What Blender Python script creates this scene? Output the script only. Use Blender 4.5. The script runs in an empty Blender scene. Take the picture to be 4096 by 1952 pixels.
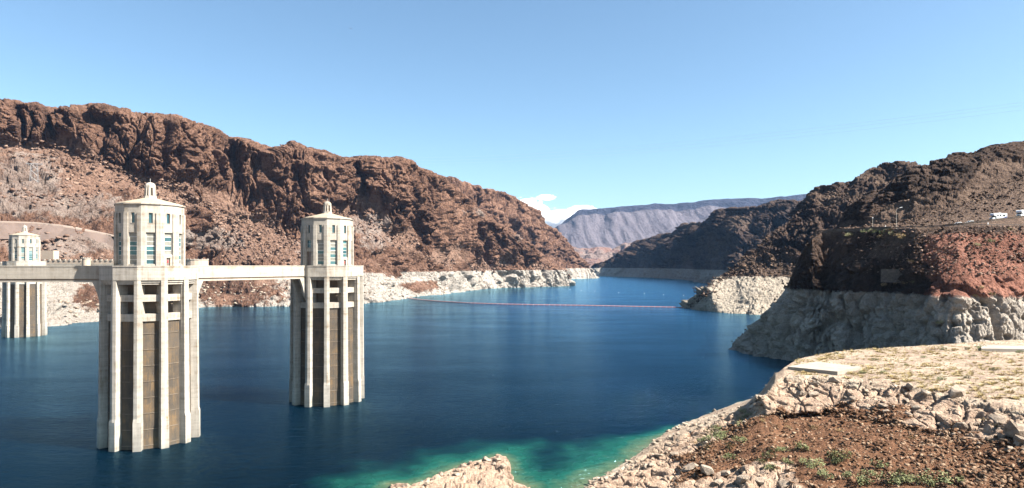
import bpy, bmesh, math, random
import numpy as np
from mathutils import Vector, Matrix

random.seed(7)
scene = bpy.context.scene
R = math.radians

# ------------------------------------------------------------------ camera
F = 2600.0            # focal length in photo pixels (photo 4096 x 1952)
HZ = 1061.0           # photo row of the horizon
H = 49.0              # camera height above the lake
cam_d = bpy.data.cameras.new('camera')
cam = bpy.data.objects.new('camera', cam_d)
scene.collection.objects.link(cam)
cam.location = (0, 0, H)
cam.rotation_euler = (R(90), 0, 0)
cam_d.sensor_fit = 'HORIZONTAL'
cam_d.sensor_width = 36
cam_d.lens = 36 * F / 4096
cam_d.shift_y = (HZ - 976) / 4096
cam_d.clip_start = 0.5
cam_d.clip_end = 60000
scene.camera = cam

# ------------------------------------------------------------------ sky and sun
SUN_AZ, SUN_EL = -17.0, 45.0       # azimuth counted from +X towards +Y
world = bpy.data.worlds.new('World')
scene.world = world
world.use_nodes = True
wn = world.node_tree
for n in list(wn.nodes): wn.nodes.remove(n)
w_out = wn.nodes.new('ShaderNodeOutputWorld')
w_bg = wn.nodes.new('ShaderNodeBackground')
w_sky = wn.nodes.new('ShaderNodeTexSky')
w_sky.sky_type = 'NISHITA'
w_sky.sun_disc = False
w_sky.sun_elevation = R(SUN_EL)
w_sky.sun_rotation = R(90 - SUN_AZ)
w_sky.altitude = 400
w_sky.air_density = 1.0
w_sky.dust_density = 1.3
w_sky.ozone_density = 1.7
w_bg.inputs['Strength'].default_value = 0.0455
w_tint = wn.nodes.new('ShaderNodeMix'); w_tint.data_type = 'RGBA'; w_tint.blend_type = 'MULTIPLY'; w_tint.inputs[0].default_value = 1.0
w_tint.inputs[7].default_value = (0.90, 1.02, 1.0, 1)
wn.links.new(w_sky.outputs[0], w_tint.inputs[6])
wn.links.new(w_tint.outputs[2], w_bg.inputs['Color'])
wn.links.new(w_bg.outputs[0], w_out.inputs['Surface'])

sun_d = bpy.data.lights.new('sun', 'SUN')
sun_d.energy = 5.0
sun_d.angle = R(0.5)
sun_d.color = (1.0, 0.945, 0.87)
sun = bpy.data.objects.new('sun', sun_d)
scene.collection.objects.link(sun)
sd = Vector((math.cos(R(SUN_EL)) * math.cos(R(SUN_AZ)), math.cos(R(SUN_EL)) * math.sin(R(SUN_AZ)), math.sin(R(SUN_EL))))
sun.rotation_euler = sd.to_track_quat('Z', 'Y').to_euler()
sun.location = (300, -100, 400)

scene.view_settings.view_transform = 'Standard'
scene.view_settings.look = 'None'
scene.view_settings.gamma = 1
scene.view_settings.exposure = 2.15
scene.view_settings.use_curve_mapping = False
scene.render.engine = 'CYCLES'
scene.cycles.max_bounces = 5
scene.cycles.diffuse_bounces = 2
scene.cycles.volume_bounces = 4
scene.cycles.transparent_max_bounces = 6

# ------------------------------------------------------------------ helpers
COL = scene.collection

def tag(o, label=None, cat=None, group=None, kind=None):
    if label: o['label'] = label
    if cat: o['category'] = cat
    if group: o['group'] = group
    if kind: o['kind'] = kind
    return o

def empty(name, loc=(0, 0, 0), rz=0.0):
    o = bpy.data.objects.new(name, None)
    o.empty_display_size = 0.5
    COL.objects.link(o)
    o.location = loc
    o.rotation_euler = (0, 0, rz)
    return o

def link(name, me, parent=None, loc=(0, 0, 0), rz=0.0):
    o = bpy.data.objects.new(name, me)
    COL.objects.link(o)
    if parent is not None: o.parent = parent
    o.location = loc
    o.rotation_euler = (0, 0, rz)
    return o

def W(x, y, d):
    """photo pixel and depth to a world point"""
    return Vector(((x - 2048) / F * d, d, H - (y - HZ) / F * d))

class MB:
    """collects convex pieces into one mesh"""
    def __init__(s): s.v = []; s.f = []
    def hull(s, pts, faces):
        b = len(s.v); s.v += [tuple(p) for p in pts]; s.f += [tuple(i + b for i in f) for f in faces]
    def box(s, x0, x1, y0, y1, z0, z1, fr=None):
        p = [(x0, y0, z0), (x1, y0, z0), (x1, y1, z0), (x0, y1, z0), (x0, y0, z1), (x1, y0, z1), (x1, y1, z1), (x0, y1, z1)]
        if fr: p = [fr(*q) for q in p]
        s.hull(p, [(0, 3, 2, 1), (4, 5, 6, 7), (0, 1, 5, 4), (1, 2, 6, 5), (2, 3, 7, 6), (3, 0, 4, 7)])
    def prism(s, lo, hi):
        """lo, hi: matching rings of 3d points"""
        n = len(lo); b = len(s.v)
        s.v += [tuple(p) for p in lo] + [tuple(p) for p in hi]
        s.f.append(tuple(b + i for i in reversed(range(n)))); s.f.append(tuple(b + n + i for i in range(n)))
        for i in range(n):
            j = (i + 1) % n
            s.f.append((b + i, b + j, b + n + j, b + n + i))
    def ring(s, outer, inner, z0, z1):
        n = len(outer); b = len(s.v)
        for pts, z in ((outer, z0), (outer, z1), (inner, z0), (inner, z1)): s.v += [(p[0], p[1], z) for p in pts]
        for i in range(n):
            j = (i + 1) % n
            s.f += [(b + i, b + j, b + n + j, b + n + i), (b + 2*n + j, b + 2*n + i, b + 3*n + i, b + 3*n + j),
                    (b + n + i, b + n + j, b + 3*n + j, b + 3*n + i), (b + j, b + i, b + 2*n + i, b + 2*n + j)]
    def tube(s, a, c, r0, r1=None, n=6):
        a = Vector(a); c = Vector(c); r1 = r0 if r1 is None else r1
        q = (c - a).to_track_quat('Z', 'Y')
        lo = [a + q @ Vector((r0 * math.cos(2*math.pi*i/n), r0 * math.sin(2*math.pi*i/n), 0)) for i in range(n)]
        hi = [c + q @ Vector((r1 * math.cos(2*math.pi*i/n), r1 * math.sin(2*math.pi*i/n), 0)) for i in range(n)]
        s.prism(lo, hi)
    def mesh(s, name, mat):
        me = bpy.data.meshes.new(name)
        me.from_pydata(s.v, [], s.f); me.materials.append(mat); me.update()
        return me
    def build(s, name, mat, parent=None, loc=(0, 0, 0), rz=0.0):
        return link(name, s.mesh(name, mat), parent, loc, rz)

# ------------------------------------------------------------------ numpy noise
_G = np.array([(1,1,0),(-1,1,0),(1,-1,0),(-1,-1,0),(1,0,1),(-1,0,1),(1,0,-1),(-1,0,-1),
               (0,1,1),(0,-1,1),(0,1,-1),(0,-1,-1),(1,1,0),(-1,1,0),(0,-1,1),(0,-1,-1)], dtype=np.float32)
def _mix(h):
    h = (h ^ (h >> np.uint32(13))) * np.uint32(1274126177)
    return h ^ (h >> np.uint32(16))
def _hash(x, y, z, seed):
    return _mix(x.astype(np.uint32) * np.uint32(374761393) + y.astype(np.uint32) * np.uint32(668265263)
         + z.astype(np.uint32) * np.uint32(2246822519) + np.uint32((seed * 144269 + 17) & 0xffffffff))
_GX, _GY, _GZ = (np.ascontiguousarray(_G[:, k]) for k in range(3))
def noise(p, seed=0):
    p = np.asarray(p, dtype=np.float32)
    out = np.empty(len(p), dtype=np.float32)
    for a in range(0, len(p), 65536):
        out[a:a + 65536] = _noise(p[a:a + 65536], seed)
    return out
def _noise(p, seed):
    x, y, z = (np.ascontiguousarray(p[:, k]) for k in range(3))
    fx, fy, fz = np.floor(x), np.floor(y), np.floor(z)
    hx = fx.astype(np.int32).astype(np.uint32) * np.uint32(374761393) + np.uint32((seed * 144269 + 17) & 0xffffffff)
    hy = fy.astype(np.int32).astype(np.uint32) * np.uint32(668265263)
    hz = fz.astype(np.int32).astype(np.uint32) * np.uint32(2246822519)
    x = x - fx; y = y - fy; z = z - fz
    u = x * x * x * (x * (x * 6 - 15) + 10); v = y * y * y * (y * (y * 6 - 15) + 10); w = z * z * z * (z * (z * 6 - 15) + 10)
    r = 0
    for dz in (0, 1):
        ry = []
        for dy in (0, 1):
            h0 = hx + (hy + np.uint32(dy * 668265263)) + (hz + np.uint32((dz * 2246822519) & 0xffffffff))
            g = []
            for dx in (0, 1):
                k = (_mix(h0 + np.uint32(dx * 374761393)) & np.uint32(15)).astype(np.intp)
                g.append(_GX[k] * (x - np.float32(dx)) + _GY[k] * (y - np.float32(dy)) + _GZ[k] * (z - np.float32(dz)))
            ry.append(g[0] + u * (g[1] - g[0]))
        q = ry[0] + v * (ry[1] - ry[0])
        r = q * (1 - w) if dz == 0 else r + q * w
    return r
def fbm(p, octv=4, seed=0, gain=0.5):
    a, s, t = 1.0, 0, 0
    for k in range(octv):
        s = s + a * noise(p * (2.03 ** k), seed + k * 7); t += a; a *= gain
    return s / t
def ridged(p, octv=3, seed=0, gain=0.5):
    a, s, t = 1.0, 0, 0
    for k in range(octv):
        s = s + a * (1 - 2.2 * np.abs(noise(p * (2.1 ** k), seed + k * 5))); t += a; a *= gain
    return s / t
def cells(p, seed=0):
    """distance to the nearest jittered cell point, and a random value of that cell"""
    i = np.floor(p).astype(np.int64)
    best = np.full(len(p), 9.0, dtype=np.float32); val = np.zeros(len(p), dtype=np.float32)
    for dx in (-1, 0, 1):
        for dy in (-1, 0, 1):
            for dz in (-1, 0, 1):
                c = i + np.array((dx, dy, dz))
                h = _hash(c[:, 0], c[:, 1], c[:, 2], seed)
                jx = (h & np.uint32(1023)) / 1023.0; jy = ((h >> np.uint32(10)) & np.uint32(1023)) / 1023.0; jz = ((h >> np.uint32(20)) & np.uint32(1023)) / 1023.0
                d = np.sqrt((c[:, 0] + jx - p[:, 0])**2 + (c[:, 1] + jy - p[:, 1])**2 + (c[:, 2] + jz - p[:, 2])**2)
                m = d < best
                best = np.where(m, d, best); val = np.where(m, jx, val)
    return best, val
def sstep(a, b, x):
    t = np.clip((x - a) / (b - a), 0, 1)
    return t * t * (3 - 2 * t)

# ------------------------------------------------------------------ node helpers
class NT:
    def __init__(s, mat):
        mat.use_nodes = True
        s.t = mat.node_tree
        s.bsdf = s.t.nodes['Principled BSDF']
    def new(s, typ, **kw):
        n = s.t.nodes.new(typ)
        for k, v in kw.items(): setattr(n, k, v)
        return n
    def l(s, a, b): s.t.links.new(a, b)
    def noise(s, vec, scale, detail=6, rough=0.6, dist=0.0):
        n = s.new('ShaderNodeTexNoise')
        n.inputs['Scale'].default_value = scale; n.inputs['Detail'].default_value = detail
        n.inputs['Roughness'].default_value = rough; n.inputs['Distortion'].default_value = dist
        s.l(vec, n.inputs['Vector']); return n.outputs['Fac']
    def map(s, vec, scale):
        n = s.new('ShaderNodeMapping'); n.inputs['Scale'].default_value = scale
        s.l(vec, n.inputs['Vector']); return n.outputs[0]
    def ramp(s, fac, stops, interp='LINEAR'):
        n = s.new('ShaderNodeValToRGB'); e = n.color_ramp.elements; n.color_ramp.interpolation = interp
        while len(e) < len(stops): e.new(0.5)
        for q, (p, c) in zip(e, stops):
            q.position = p; q.color = (c, c, c, 1) if isinstance(c, (int, float)) else (*c, 1)
        s.l(fac, n.inputs[0]); return n.outputs['Color']
    def math(s, op, a, b=None, clamp=False):
        n = s.new('ShaderNodeMath', operation=op); n.use_clamp = clamp
        for k, q in enumerate((a, b)):
            if q is None: continue
            if isinstance(q, (int, float)): n.inputs[k].default_value = q
            else: s.l(q, n.inputs[k])
        return n.outputs[0]
    def mix(s, fac, a, b, mode='MIX'):
        n = s.new('ShaderNodeMix', data_type='RGBA', blend_type=mode)
        for k, q in ((0, fac), (6, a), (7, b)):
            if isinstance(q, (int, float)): n.inputs[k].default_value = q
            elif isinstance(q, tuple): n.inputs[k].default_value = (*q, 1)
            else: s.l(q, n.inputs[k])
        return n.outputs[2]
    def attr(s, name):
        return s.new('ShaderNodeAttribute', attribute_name=name).outputs['Fac']
    def bump(s, h, dist, strength=1.0, prev=None):
        n = s.new('ShaderNodeBump'); n.inputs['Distance'].default_value = dist; n.inputs['Strength'].default_value = strength
        s.l(h, n.inputs['Height'])
        if prev is not None: s.l(prev, n.inputs['Normal'])
        return n.outputs[0]

def mat_plain(name, col, rough=0.7, metal=0.0, var=0.0, scale=1.0, bump=0.0):
    m = bpy.data.materials.new(name); t = NT(m)
    t.bsdf.inputs['Roughness'].default_value = rough; t.bsdf.inputs['Metallic'].default_value = metal
    tc = t.new('ShaderNodeTexCoord').outputs['Object']
    f = t.noise(tc, scale, 5, 0.6)
    lo = tuple(c * (1 - var) for c in col); hi = tuple(min(1, c * (1 + var)) for c in col)
    t.l(t.ramp(f, [(0.3, lo), (0.7, hi)]), t.bsdf.inputs['Base Color'])
    if bump: t.l(t.bump(f, bump), t.bsdf.inputs['Normal'])
    return m

def mat_rock(name, cliff, talus, ring, s=1.0, ring_z=38.5, bump=1.0, pale=None, ring_soft=1.0):
    """rock by attribute 'cliff' (1 = steep varnished rock, 0 = rubble) with the pale mineral band below ring_z.
    s scales feature size; cliff/talus/ring: colour triples dark, mid, light"""
    dim = lambda t3: None if t3 is None else tuple(tuple(q * 0.68 for q in c) for c in t3)
    cliff, talus, ring, pale = dim(cliff), dim(talus), dim(ring), dim(pale)
    m = bpy.data.materials.new(name); t = NT(m)
    t.bsdf.inputs['Roughness'].default_value = 0.95
    t.bsdf.inputs['Specular IOR Level'].default_value = 0.15
    P = t.new('ShaderNodeNewGeometry').outputs['Position']
    big = t.noise(P, 0.012 / s, 3, 0.6)
    mid = t.noise(P, 0.07 / s, 5, 0.68)
    fine = t.noise(P, 0.40 / s, 5, 0.72)
    strk = t.noise(t.map(P, (1, 1, 0.22)), 0.10 / s, 5, 0.7, 0.6)
    vor = t.new('ShaderNodeTexVoronoi', feature='F1'); vor.inputs['Scale'].default_value = 0.24 / s
    t.l(P, vor.inputs['Vector'])
    cf = t.math('ADD', t.math('MULTIPLY', strk, 0.55), t.math('MULTIPLY', fine, 0.3)); cf = t.math('ADD', cf, t.math('MULTIPLY', big, 0.25))
    ccol = t.ramp(cf, [(0.40, cliff[0]), (0.53, cliff[1]), (0.68, cliff[2])])
    tf = t.math('ADD', t.math('MULTIPLY', fine, 0.55), t.math('MULTIPLY', mid, 0.3)); tf = t.math('ADD', tf, t.math('MULTIPLY', big, 0.3))
    tcol = t.ramp(tf, [(0.44, talus[0]), (0.56, talus[1]), (0.70, talus[2])])
    # rubble: single stones of differing tone
    tcol = t.mix(0.45, tcol, t.ramp(vor.outputs['Color'], [(0.1, tuple(c * 0.55 for c in talus[1])), (0.9, talus[2])]))
    cm = t.math('ADD', t.attr('cliff'), t.math('MULTIPLY', t.math('SUBTRACT', mid, 0.5), 0.9))
    col = t.mix(t.ramp(cm, [(0.4, 0.0), (0.6, 1.0)]), tcol, ccol)
    if pale is not None:
        pm = t.math('ADD', t.attr('pale'), t.math('MULTIPLY', t.math('SUBTRACT', mid, 0.5), 1.2))
        pf = t.math('ADD', t.math('MULTIPLY', fine, 0.35), t.math('MULTIPLY', mid, 0.4)); pf = t.math('ADD', pf, t.math('MULTIPLY', big, 0.35))
        pcol = t.ramp(pf, [(0.44, pale[0]), (0.54, pale[1]), (0.66, pale[2])])
        col = t.mix(t.ramp(pm, [(0.42, 0.0), (0.62, 1.0)]), col, pcol)
    if ring is not None:
        z = t.new('ShaderNodeSeparateXYZ'); t.l(P, z.inputs[0])
        edge = t.math('ADD', z.outputs['Z'], t.math('MULTIPLY', t.math('SUBTRACT', mid, 0.5), 5.0 * ring_soft))
        rm = t.math('MULTIPLY', t.math('SUBTRACT', ring_z, edge), 0.9, clamp=True)
        rf = t.math('ADD', t.math('MULTIPLY', fine, 0.5), t.math('MULTIPLY', strk, 0.3)); rf = t.math('ADD', rf, t.math('MULTIPLY', mid, 0.2))
        rcol = t.ramp(rf, [(0.36, ring[0]), (0.48, ring[1]), (0.62, ring[2])])
        # faint shelf lines left by older water levels
        wv = t.noise(t.map(P, (0.01, 0.01, 0.55)), 1.0, 4, 0.6)
        rcol = t.mix(0.25, rcol, t.ramp(wv, [(0.35, ring[0]), (0.65, ring[2])]))
        rm = t.math('MULTIPLY', rm, t.ramp(t.math('ADD', t.attr('bare'), t.math('MULTIPLY', t.math('SUBTRACT', mid, 0.5), 1.6)), [(0.42, 1.0), (0.6, 0.0)]))
        col = t.mix(rm, col, rcol)
    t.l(col, t.bsdf.inputs['Base Color'])
    hgt = t.math('ADD', t.math('MULTIPLY', t.math('MULTIPLY', strk, t.attr('cliff')), 5.5), t.math('MULTIPLY', fine, 5.0))
    hgt = t.math('ADD', hgt, t.math('MULTIPLY', vor.outputs['Distance'], -2.2))
    b = t.bump(hgt, s * bump, 1.0)
    t.l(b, t.bsdf.inputs['Normal'])
    return m

# ------------------------------------------------------------------ lofted terrain
class Terrain:
    pass

def loft(name, cols, x0, x1, nx, segs, mat, disp, smooth_x=9, smooth_v=3, amps=None, cliffs=None, bury=None):
    """cols: {photo column: [(depth, height), ...]}; key rows are lofted into one surface in world space,
    then displaced by disp(points, v, normals). segs: faces between neighbouring key rows."""
    xs = sorted(cols); K = len(cols[xs[0]])
    gx = np.linspace(x0, x1, nx)
    dep = np.array([np.interp(gx, xs, [cols[x][k][0] for x in xs]) for k in range(K)])
    hei = np.array([np.interp(gx, xs, [cols[x][k][1] for x in xs]) for k in range(K)])
    def blur(a, n):
        if n < 2: return a
        ker = np.hanning(n + 2)[1:-1]; ker /= ker.sum()
        pad = np.pad(a, ((0, 0), (n // 2, n - 1 - n // 2)), mode='edge')
        return np.array([np.convolve(r, ker, 'valid') for r in pad])
    dep = blur(dep, smooth_x); hei = blur(hei, smooth_x)
    v = np.concatenate([np.linspace(k, k + 1, segs[k], endpoint=False) for k in range(K - 1)] + [[K - 1.0]])
    k0 = np.minimum(v.astype(int), K - 2); f = (v - k0)[:, None]
    D = dep[k0] * (1 - f) + dep[k0 + 1] * f
    Z = hei[k0] * (1 - f) + hei[k0 + 1] * f
    for _ in range(smooth_v):
        D[1:-1] = 0.25 * D[:-2] + 0.5 * D[1:-1] + 0.25 * D[2:]; Z[1:-1] = 0.25 * Z[:-2] + 0.5 * Z[1:-1] + 0.25 * Z[2:]
    X = (gx[None, :] - 2048) / F * D
    P = np.stack([X, D, Z], -1)
    def normals(P):
        du = np.gradient(P, axis=1); dv = np.gradient(P, axis=0)
        n = np.cross(du, dv); n /= np.linalg.norm(n, axis=-1, keepdims=True) + 1e-9
        return n
    N = normals(P)
    # wide smoothing of normals keeps displacement from folding
    for _ in range(6):
        N[1:-1, 1:-1] = (N[:-2, 1:-1] + N[2:, 1:-1] + N[1:-1, :-2] + N[1:-1, 2:] + N[1:-1, 1:-1]) / 5
    N /= np.linalg.norm(N, axis=-1, keepdims=True) + 1e-9
    nv = len(v)
    vv = np.repeat(v, nx)
    amp = np.interp(vv, range(K), amps) if amps else np.ones(nv * nx)
    cl = np.interp(vv, range(K), cliffs) if cliffs else np.zeros(nv * nx)
    pts = P.reshape(-1, 3); nn = N.reshape(-1, 3)
    out = disp(pts, vv, nn, amp, cl)
    pts2, attrs = out
    me = bpy.data.meshes.new(name)
    idx = np.arange(nv * nx).reshape(nv, nx)
    quads = np.stack([idx[:-1, :-1], idx[:-1, 1:], idx[1:, 1:], idx[1:, :-1]], -1).reshape(-1, 4)
    me.vertices.add(len(pts2)); me.vertices.foreach_set('co', pts2.astype(np.float32).ravel())
    me.loops.add(quads.size); me.loops.foreach_set('vertex_index', quads.astype(np.int32).ravel())
    me.polygons.add(len(quads)); me.polygons.foreach_set('loop_start', np.arange(0, quads.size, 4, dtype=np.int32))
    me.polygons.foreach_set('loop_total', np.full(len(quads), 4, dtype=np.int32))
    for k, a in attrs.items():
        at = me.attributes.new(k, 'FLOAT', 'POINT'); at.data.foreach_set('value', a.astype(np.float32))
    me.materials.append(mat)
    me.update(calc_edges=True); me.validate()
    o = link(name, me); tag(o, kind='structure')
    T = Terrain(); T.o = o; T.P = pts2
    T.px = 2048 + pts2[:, 0] / pts2[:, 1] * F; T.py = HZ + (H - pts2[:, 2]) / pts2[:, 1] * F
    # normals after displacement
    n2 = normals(pts2.reshape(nv, nx, 3)).reshape(-1, 3); n2[n2[:, 2] < 0] *= 1
    T.N = n2; T.v = vv
    return T

def pick(T, x, y, r=7.0):
    """nearest surface point of a terrain along a photo pixel"""
    while True:
        m = np.nonzero((np.abs(T.px - x) < r) & (np.abs(T.py - y) < r))[0]
        if len(m): break
        r *= 1.6
        if r > 200: return None
    k = m[np.argmin(T.P[m, 1])]
    near = m[T.P[m, 1] < T.P[k, 1] * 1.03 + 1.5]
    k = near[np.argmin((T.px[near] - x) ** 2 + (T.py[near] - y) ** 2)]
    return Vector(T.P[k]), Vector(T.N[k])

def hh(y, d): return H - (y - HZ) / F * d      # height seen at photo row y at depth d
def dd(y, h): return (H - h) * F / (y - HZ)    # depth at which height h is seen at row y

def blocks8(p, seed):
    """random value of the nearest jittered cell (cheap cell noise): angular blocks"""
    out = np.empty(len(p), dtype=np.float32); edge = np.empty(len(p), dtype=np.float32)
    for a in range(0, len(p), 65536):
        q = np.asarray(p[a:a + 65536], dtype=np.float32); i = np.floor(q - 0.5).astype(np.int32)
        best = np.full(len(q), 9.0, dtype=np.float32); sec = best.copy(); val = np.zeros(len(q), dtype=np.float32)
        for dx in (0, 1):
            for dy in (0, 1):
                for dz in (0, 1):
                    cx, cy, cz = i[:, 0] + dx, i[:, 1] + dy, i[:, 2] + dz
                    h = _hash(cx, cy, cz, seed)
                    jx = (h & np.uint32(255)).astype(np.float32) / 255; jy = ((h >> np.uint32(8)) & np.uint32(255)).astype(np.float32) / 255; jz = ((h >> np.uint32(16)) & np.uint32(255)).astype(np.float32) / 255
                    d = (cx + 0.15 + 0.7 * jx - q[:, 0]) ** 2 + (cy + 0.15 + 0.7 * jy - q[:, 1]) ** 2 + (cz + 0.15 + 0.7 * jz - q[:, 2]) ** 2
                    m = d < best
                    sec = np.where(m, best, np.minimum(sec, d)); val = np.where(m, ((h >> np.uint32(24)) & np.uint32(255)).astype(np.float32) / 255, val); best = np.where(m, d, best)
        out[a:a + 65536] = val; edge[a:a + 65536] = np.sqrt(sec) - np.sqrt(best)
    return out, edge
def clefts(q, seed, k=3.2):
    """rounded pillars parted by narrow inward clefts"""
    return np.minimum(1.0, k * np.abs(noise(q, seed)))
def disp_canyon(s, cl_amp, ta_amp, seed, pale=None, zsq=0.22, blocks=0.0):
    def f(p, v, n, amp, cl):
        p = p.astype(np.float32)
        warp = np.stack([noise(p / (45 * s), seed + 91), noise(p / (45 * s) + 31.7, seed + 92), noise(p / (45 * s) - 17.3, seed + 93)], -1)
        q = p + warp * np.array((16 * s, 16 * s, 30 * s), dtype=np.float32)
        qa = q * np.array((1, 1, zsq), dtype=np.float32)
        qb = q * np.array((1, 1, 0.5), dtype=np.float32)
        fl = 28 * ridged(qa / (120 * s), 1, seed) + 30 * clefts(qa / (55 * s), seed + 3, 4.6) + 15 * clefts(qa / (24 * s), seed + 5, 4.2) \
            + 4.0 * clefts(qb / (9.0 * s), seed + 15) + 2.4 * clefts(q / (4.2 * s), seed + 16) + 1.6 * noise(q / (2.0 * s), seed + 9)
        qj = p + warp * np.array((5 * s, 5 * s, 8 * s), dtype=np.float32)
        v1, e1 = blocks8(qj / np.array((12 * s, 12 * s, 12 * s / zsq * 0.8), dtype=np.float32), seed + 7)
        v2, e2 = blocks8(qj / np.array((5 * s, 5 * s, 5 * s / zsq * 0.40), dtype=np.float32), seed + 8)
        fl = fl + 14 * (v1 - 0.5) - 9 * np.maximum(0, 0.16 - e1) / 0.16 + 7.0 * (v2 - 0.5) - 3.4 * np.maximum(0, 0.2 - e2) / 0.2
        # ledges: the face steps back at uneven heights
        led = noise(np.stack([q[:, 0] / (120 * s), q[:, 1] / (120 * s), q[:, 2] / (14 * s)], -1), seed + 11)
        fl = fl + 5 * led
        ta = 1.6 * (v2 - 0.5) + 8 * fbm(q / (60 * s), 2, seed + 20) + 3.6 * fbm(q / (14 * s), 2, seed + 22) + 1.5 * noise(q / (3.4 * s), seed + 24)
        if blocks:
            c, val = cells(q / (5.0 * s), seed + 30)
            ta = ta + blocks * np.maximum(0, 0.55 - c) * (val > 0.35) * (0.3 + val) * 5
        c2 = np.clip(cl + 0.5 * fbm(p / (70 * s), 2, seed + 40), 0, 1)
        c2 = sstep(0.3, 0.7, c2)
        d = s * (cl_amp * c2 * (fl - 34) + ta_amp * (1 - c2) * ta) * amp
        nh = n.copy(); nh[:, 2] *= 1 - 0.75 * c2
        out = p + nh * d[:, None]
        at = {'cliff': c2}
        if pale is not None: at['pale'], at['bare'] = pale(p, v, n)
        return out, at
    return f

# ------------------------------------------------------------------ rock materials
M = {}
M['canyon'] = mat_rock('canyon rock', ((0.024, 0.014, 0.011), (0.146, 0.078, 0.051), (0.329, 0.190, 0.130)),
                       ((0.106, 0.059, 0.041), (0.222, 0.127, 0.089), (0.354, 0.229, 0.164)),
                       ((0.243, 0.203, 0.167), (0.442, 0.385, 0.326), (0.570, 0.519, 0.458)), s=1.0,
                       pale=((0.174, 0.118, 0.093), (0.260, 0.195, 0.161), (0.347, 0.279, 0.236)))
M['right_hill'] = mat_rock('dark hill rock', ((0.017, 0.012, 0.009), (0.065, 0.040, 0.029), (0.136, 0.087, 0.062)),
                       ((0.043, 0.028, 0.020), (0.099, 0.061, 0.043), (0.192, 0.133, 0.093)),
                       ((0.202, 0.164, 0.127), (0.403, 0.344, 0.270), (0.564, 0.493, 0.395)), s=0.6, ring_z=37.0)
M['red_cliff'] = mat_rock('near cliff rock', ((0.017, 0.011, 0.009), (0.049, 0.030, 0.021), (0.119, 0.075, 0.053)),
                       ((0.040, 0.026, 0.018), (0.105, 0.064, 0.045), (0.22, 0.15, 0.105)),
                       ((0.220, 0.182, 0.150), (0.439, 0.380, 0.316), (0.659, 0.583, 0.490)), s=0.32, ring_z=37.0, bump=0.9,
                       pale=((0.085, 0.039, 0.027), (0.225, 0.095, 0.063), (0.388, 0.188, 0.132)))
M['mesa'] = mat_rock('haze-blue mesa rock', ((0.012, 0.014, 0.027), (0.028, 0.030, 0.048), (0.052, 0.053, 0.080)),
                       ((0.080, 0.065, 0.075), (0.123, 0.105, 0.118), (0.166, 0.147, 0.163)), None, s=7.0, bump=0.5)  # blue of the distance haze is put into these rock colours
M['foothill'] = mat_rock('foothill rock', ((0.136, 0.062, 0.046), (0.211, 0.124, 0.099), (0.310, 0.223, 0.186)),
                       ((0.155, 0.093, 0.074), (0.223, 0.155, 0.130), (0.298, 0.229, 0.198)), None, s=5.0, bump=0.7)
M['shore'] = mat_rock('shore rock', ((0.215, 0.139, 0.092), (0.464, 0.324, 0.231), (0.679, 0.515, 0.375)),
                       ((0.066, 0.029, 0.014), (0.155, 0.070, 0.034), (0.294, 0.152, 0.082)), None, s=0.13, bump=1.0,
                       pale=((0.235, 0.160, 0.125), (0.42, 0.315, 0.225), (0.62, 0.52, 0.40)))
M['ground'] = mat_plain('desert ground', (0.26, 0.19, 0.15), 0.95, var=0.25, scale=0.002)

# ------------------------------------------------------------------ ground and water
g = MB(); g.hull([(-14000, -3000, -16), (14000, -3000, -16), (14000, 2900, -16), (-14000, 2900, -16)], [(0, 1, 2, 3)])
g.hull([(-14000, 2900, -16), (14000, 2900, -16), (14000, 3500, 8), (-14000, 3500, 8)], [(0, 1, 2, 3)])
g.hull([(-14000, 3500, 8), (14000, 3500, 8), (14000, 13000, 14), (-14000, 13000, 14)], [(0, 1, 2, 3)])
tag(g.build('desert_ground', M['ground']), kind='structure')

# shoreline of the near right bank and of the little rock spit: photo pixels
SHORE = [(2250, 2000), (2330, 1940), (2400, 1905), (2470, 1872), (2544, 1828), (2585, 1790), (2608, 1765), (2687, 1709), (2760, 1680), (2830, 1654), (2957, 1606), (3069, 1566), (3150, 1530)]
SPIT = [(1540, 2000), (1558, 1932), (1656, 1938), (1760, 1905), (1763, 1890), (1827, 1868), (1955, 1836), (1998, 1824), (2032, 1834), (2040, 1888), (2045, 1922), (2126, 1950)]
def polydist(P, pts):
    best = np.full(len(P), 1e9)
    for a, b in zip(pts[:-1], pts[1:]):
        a = np.array(a); b = np.array(b); ab = b - a
        t = np.clip(((P - a) @ ab) / (ab @ ab), 0, 1)
        best = np.minimum(best, np.hypot(*(P - (a + t[:, None] * ab)).T))
    return best
def flat(px): 
    out = []
    for x, y in px:
        d = H * F / (y - HZ); out.append(((x - 2048) / F * d, d))
    return out

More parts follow.
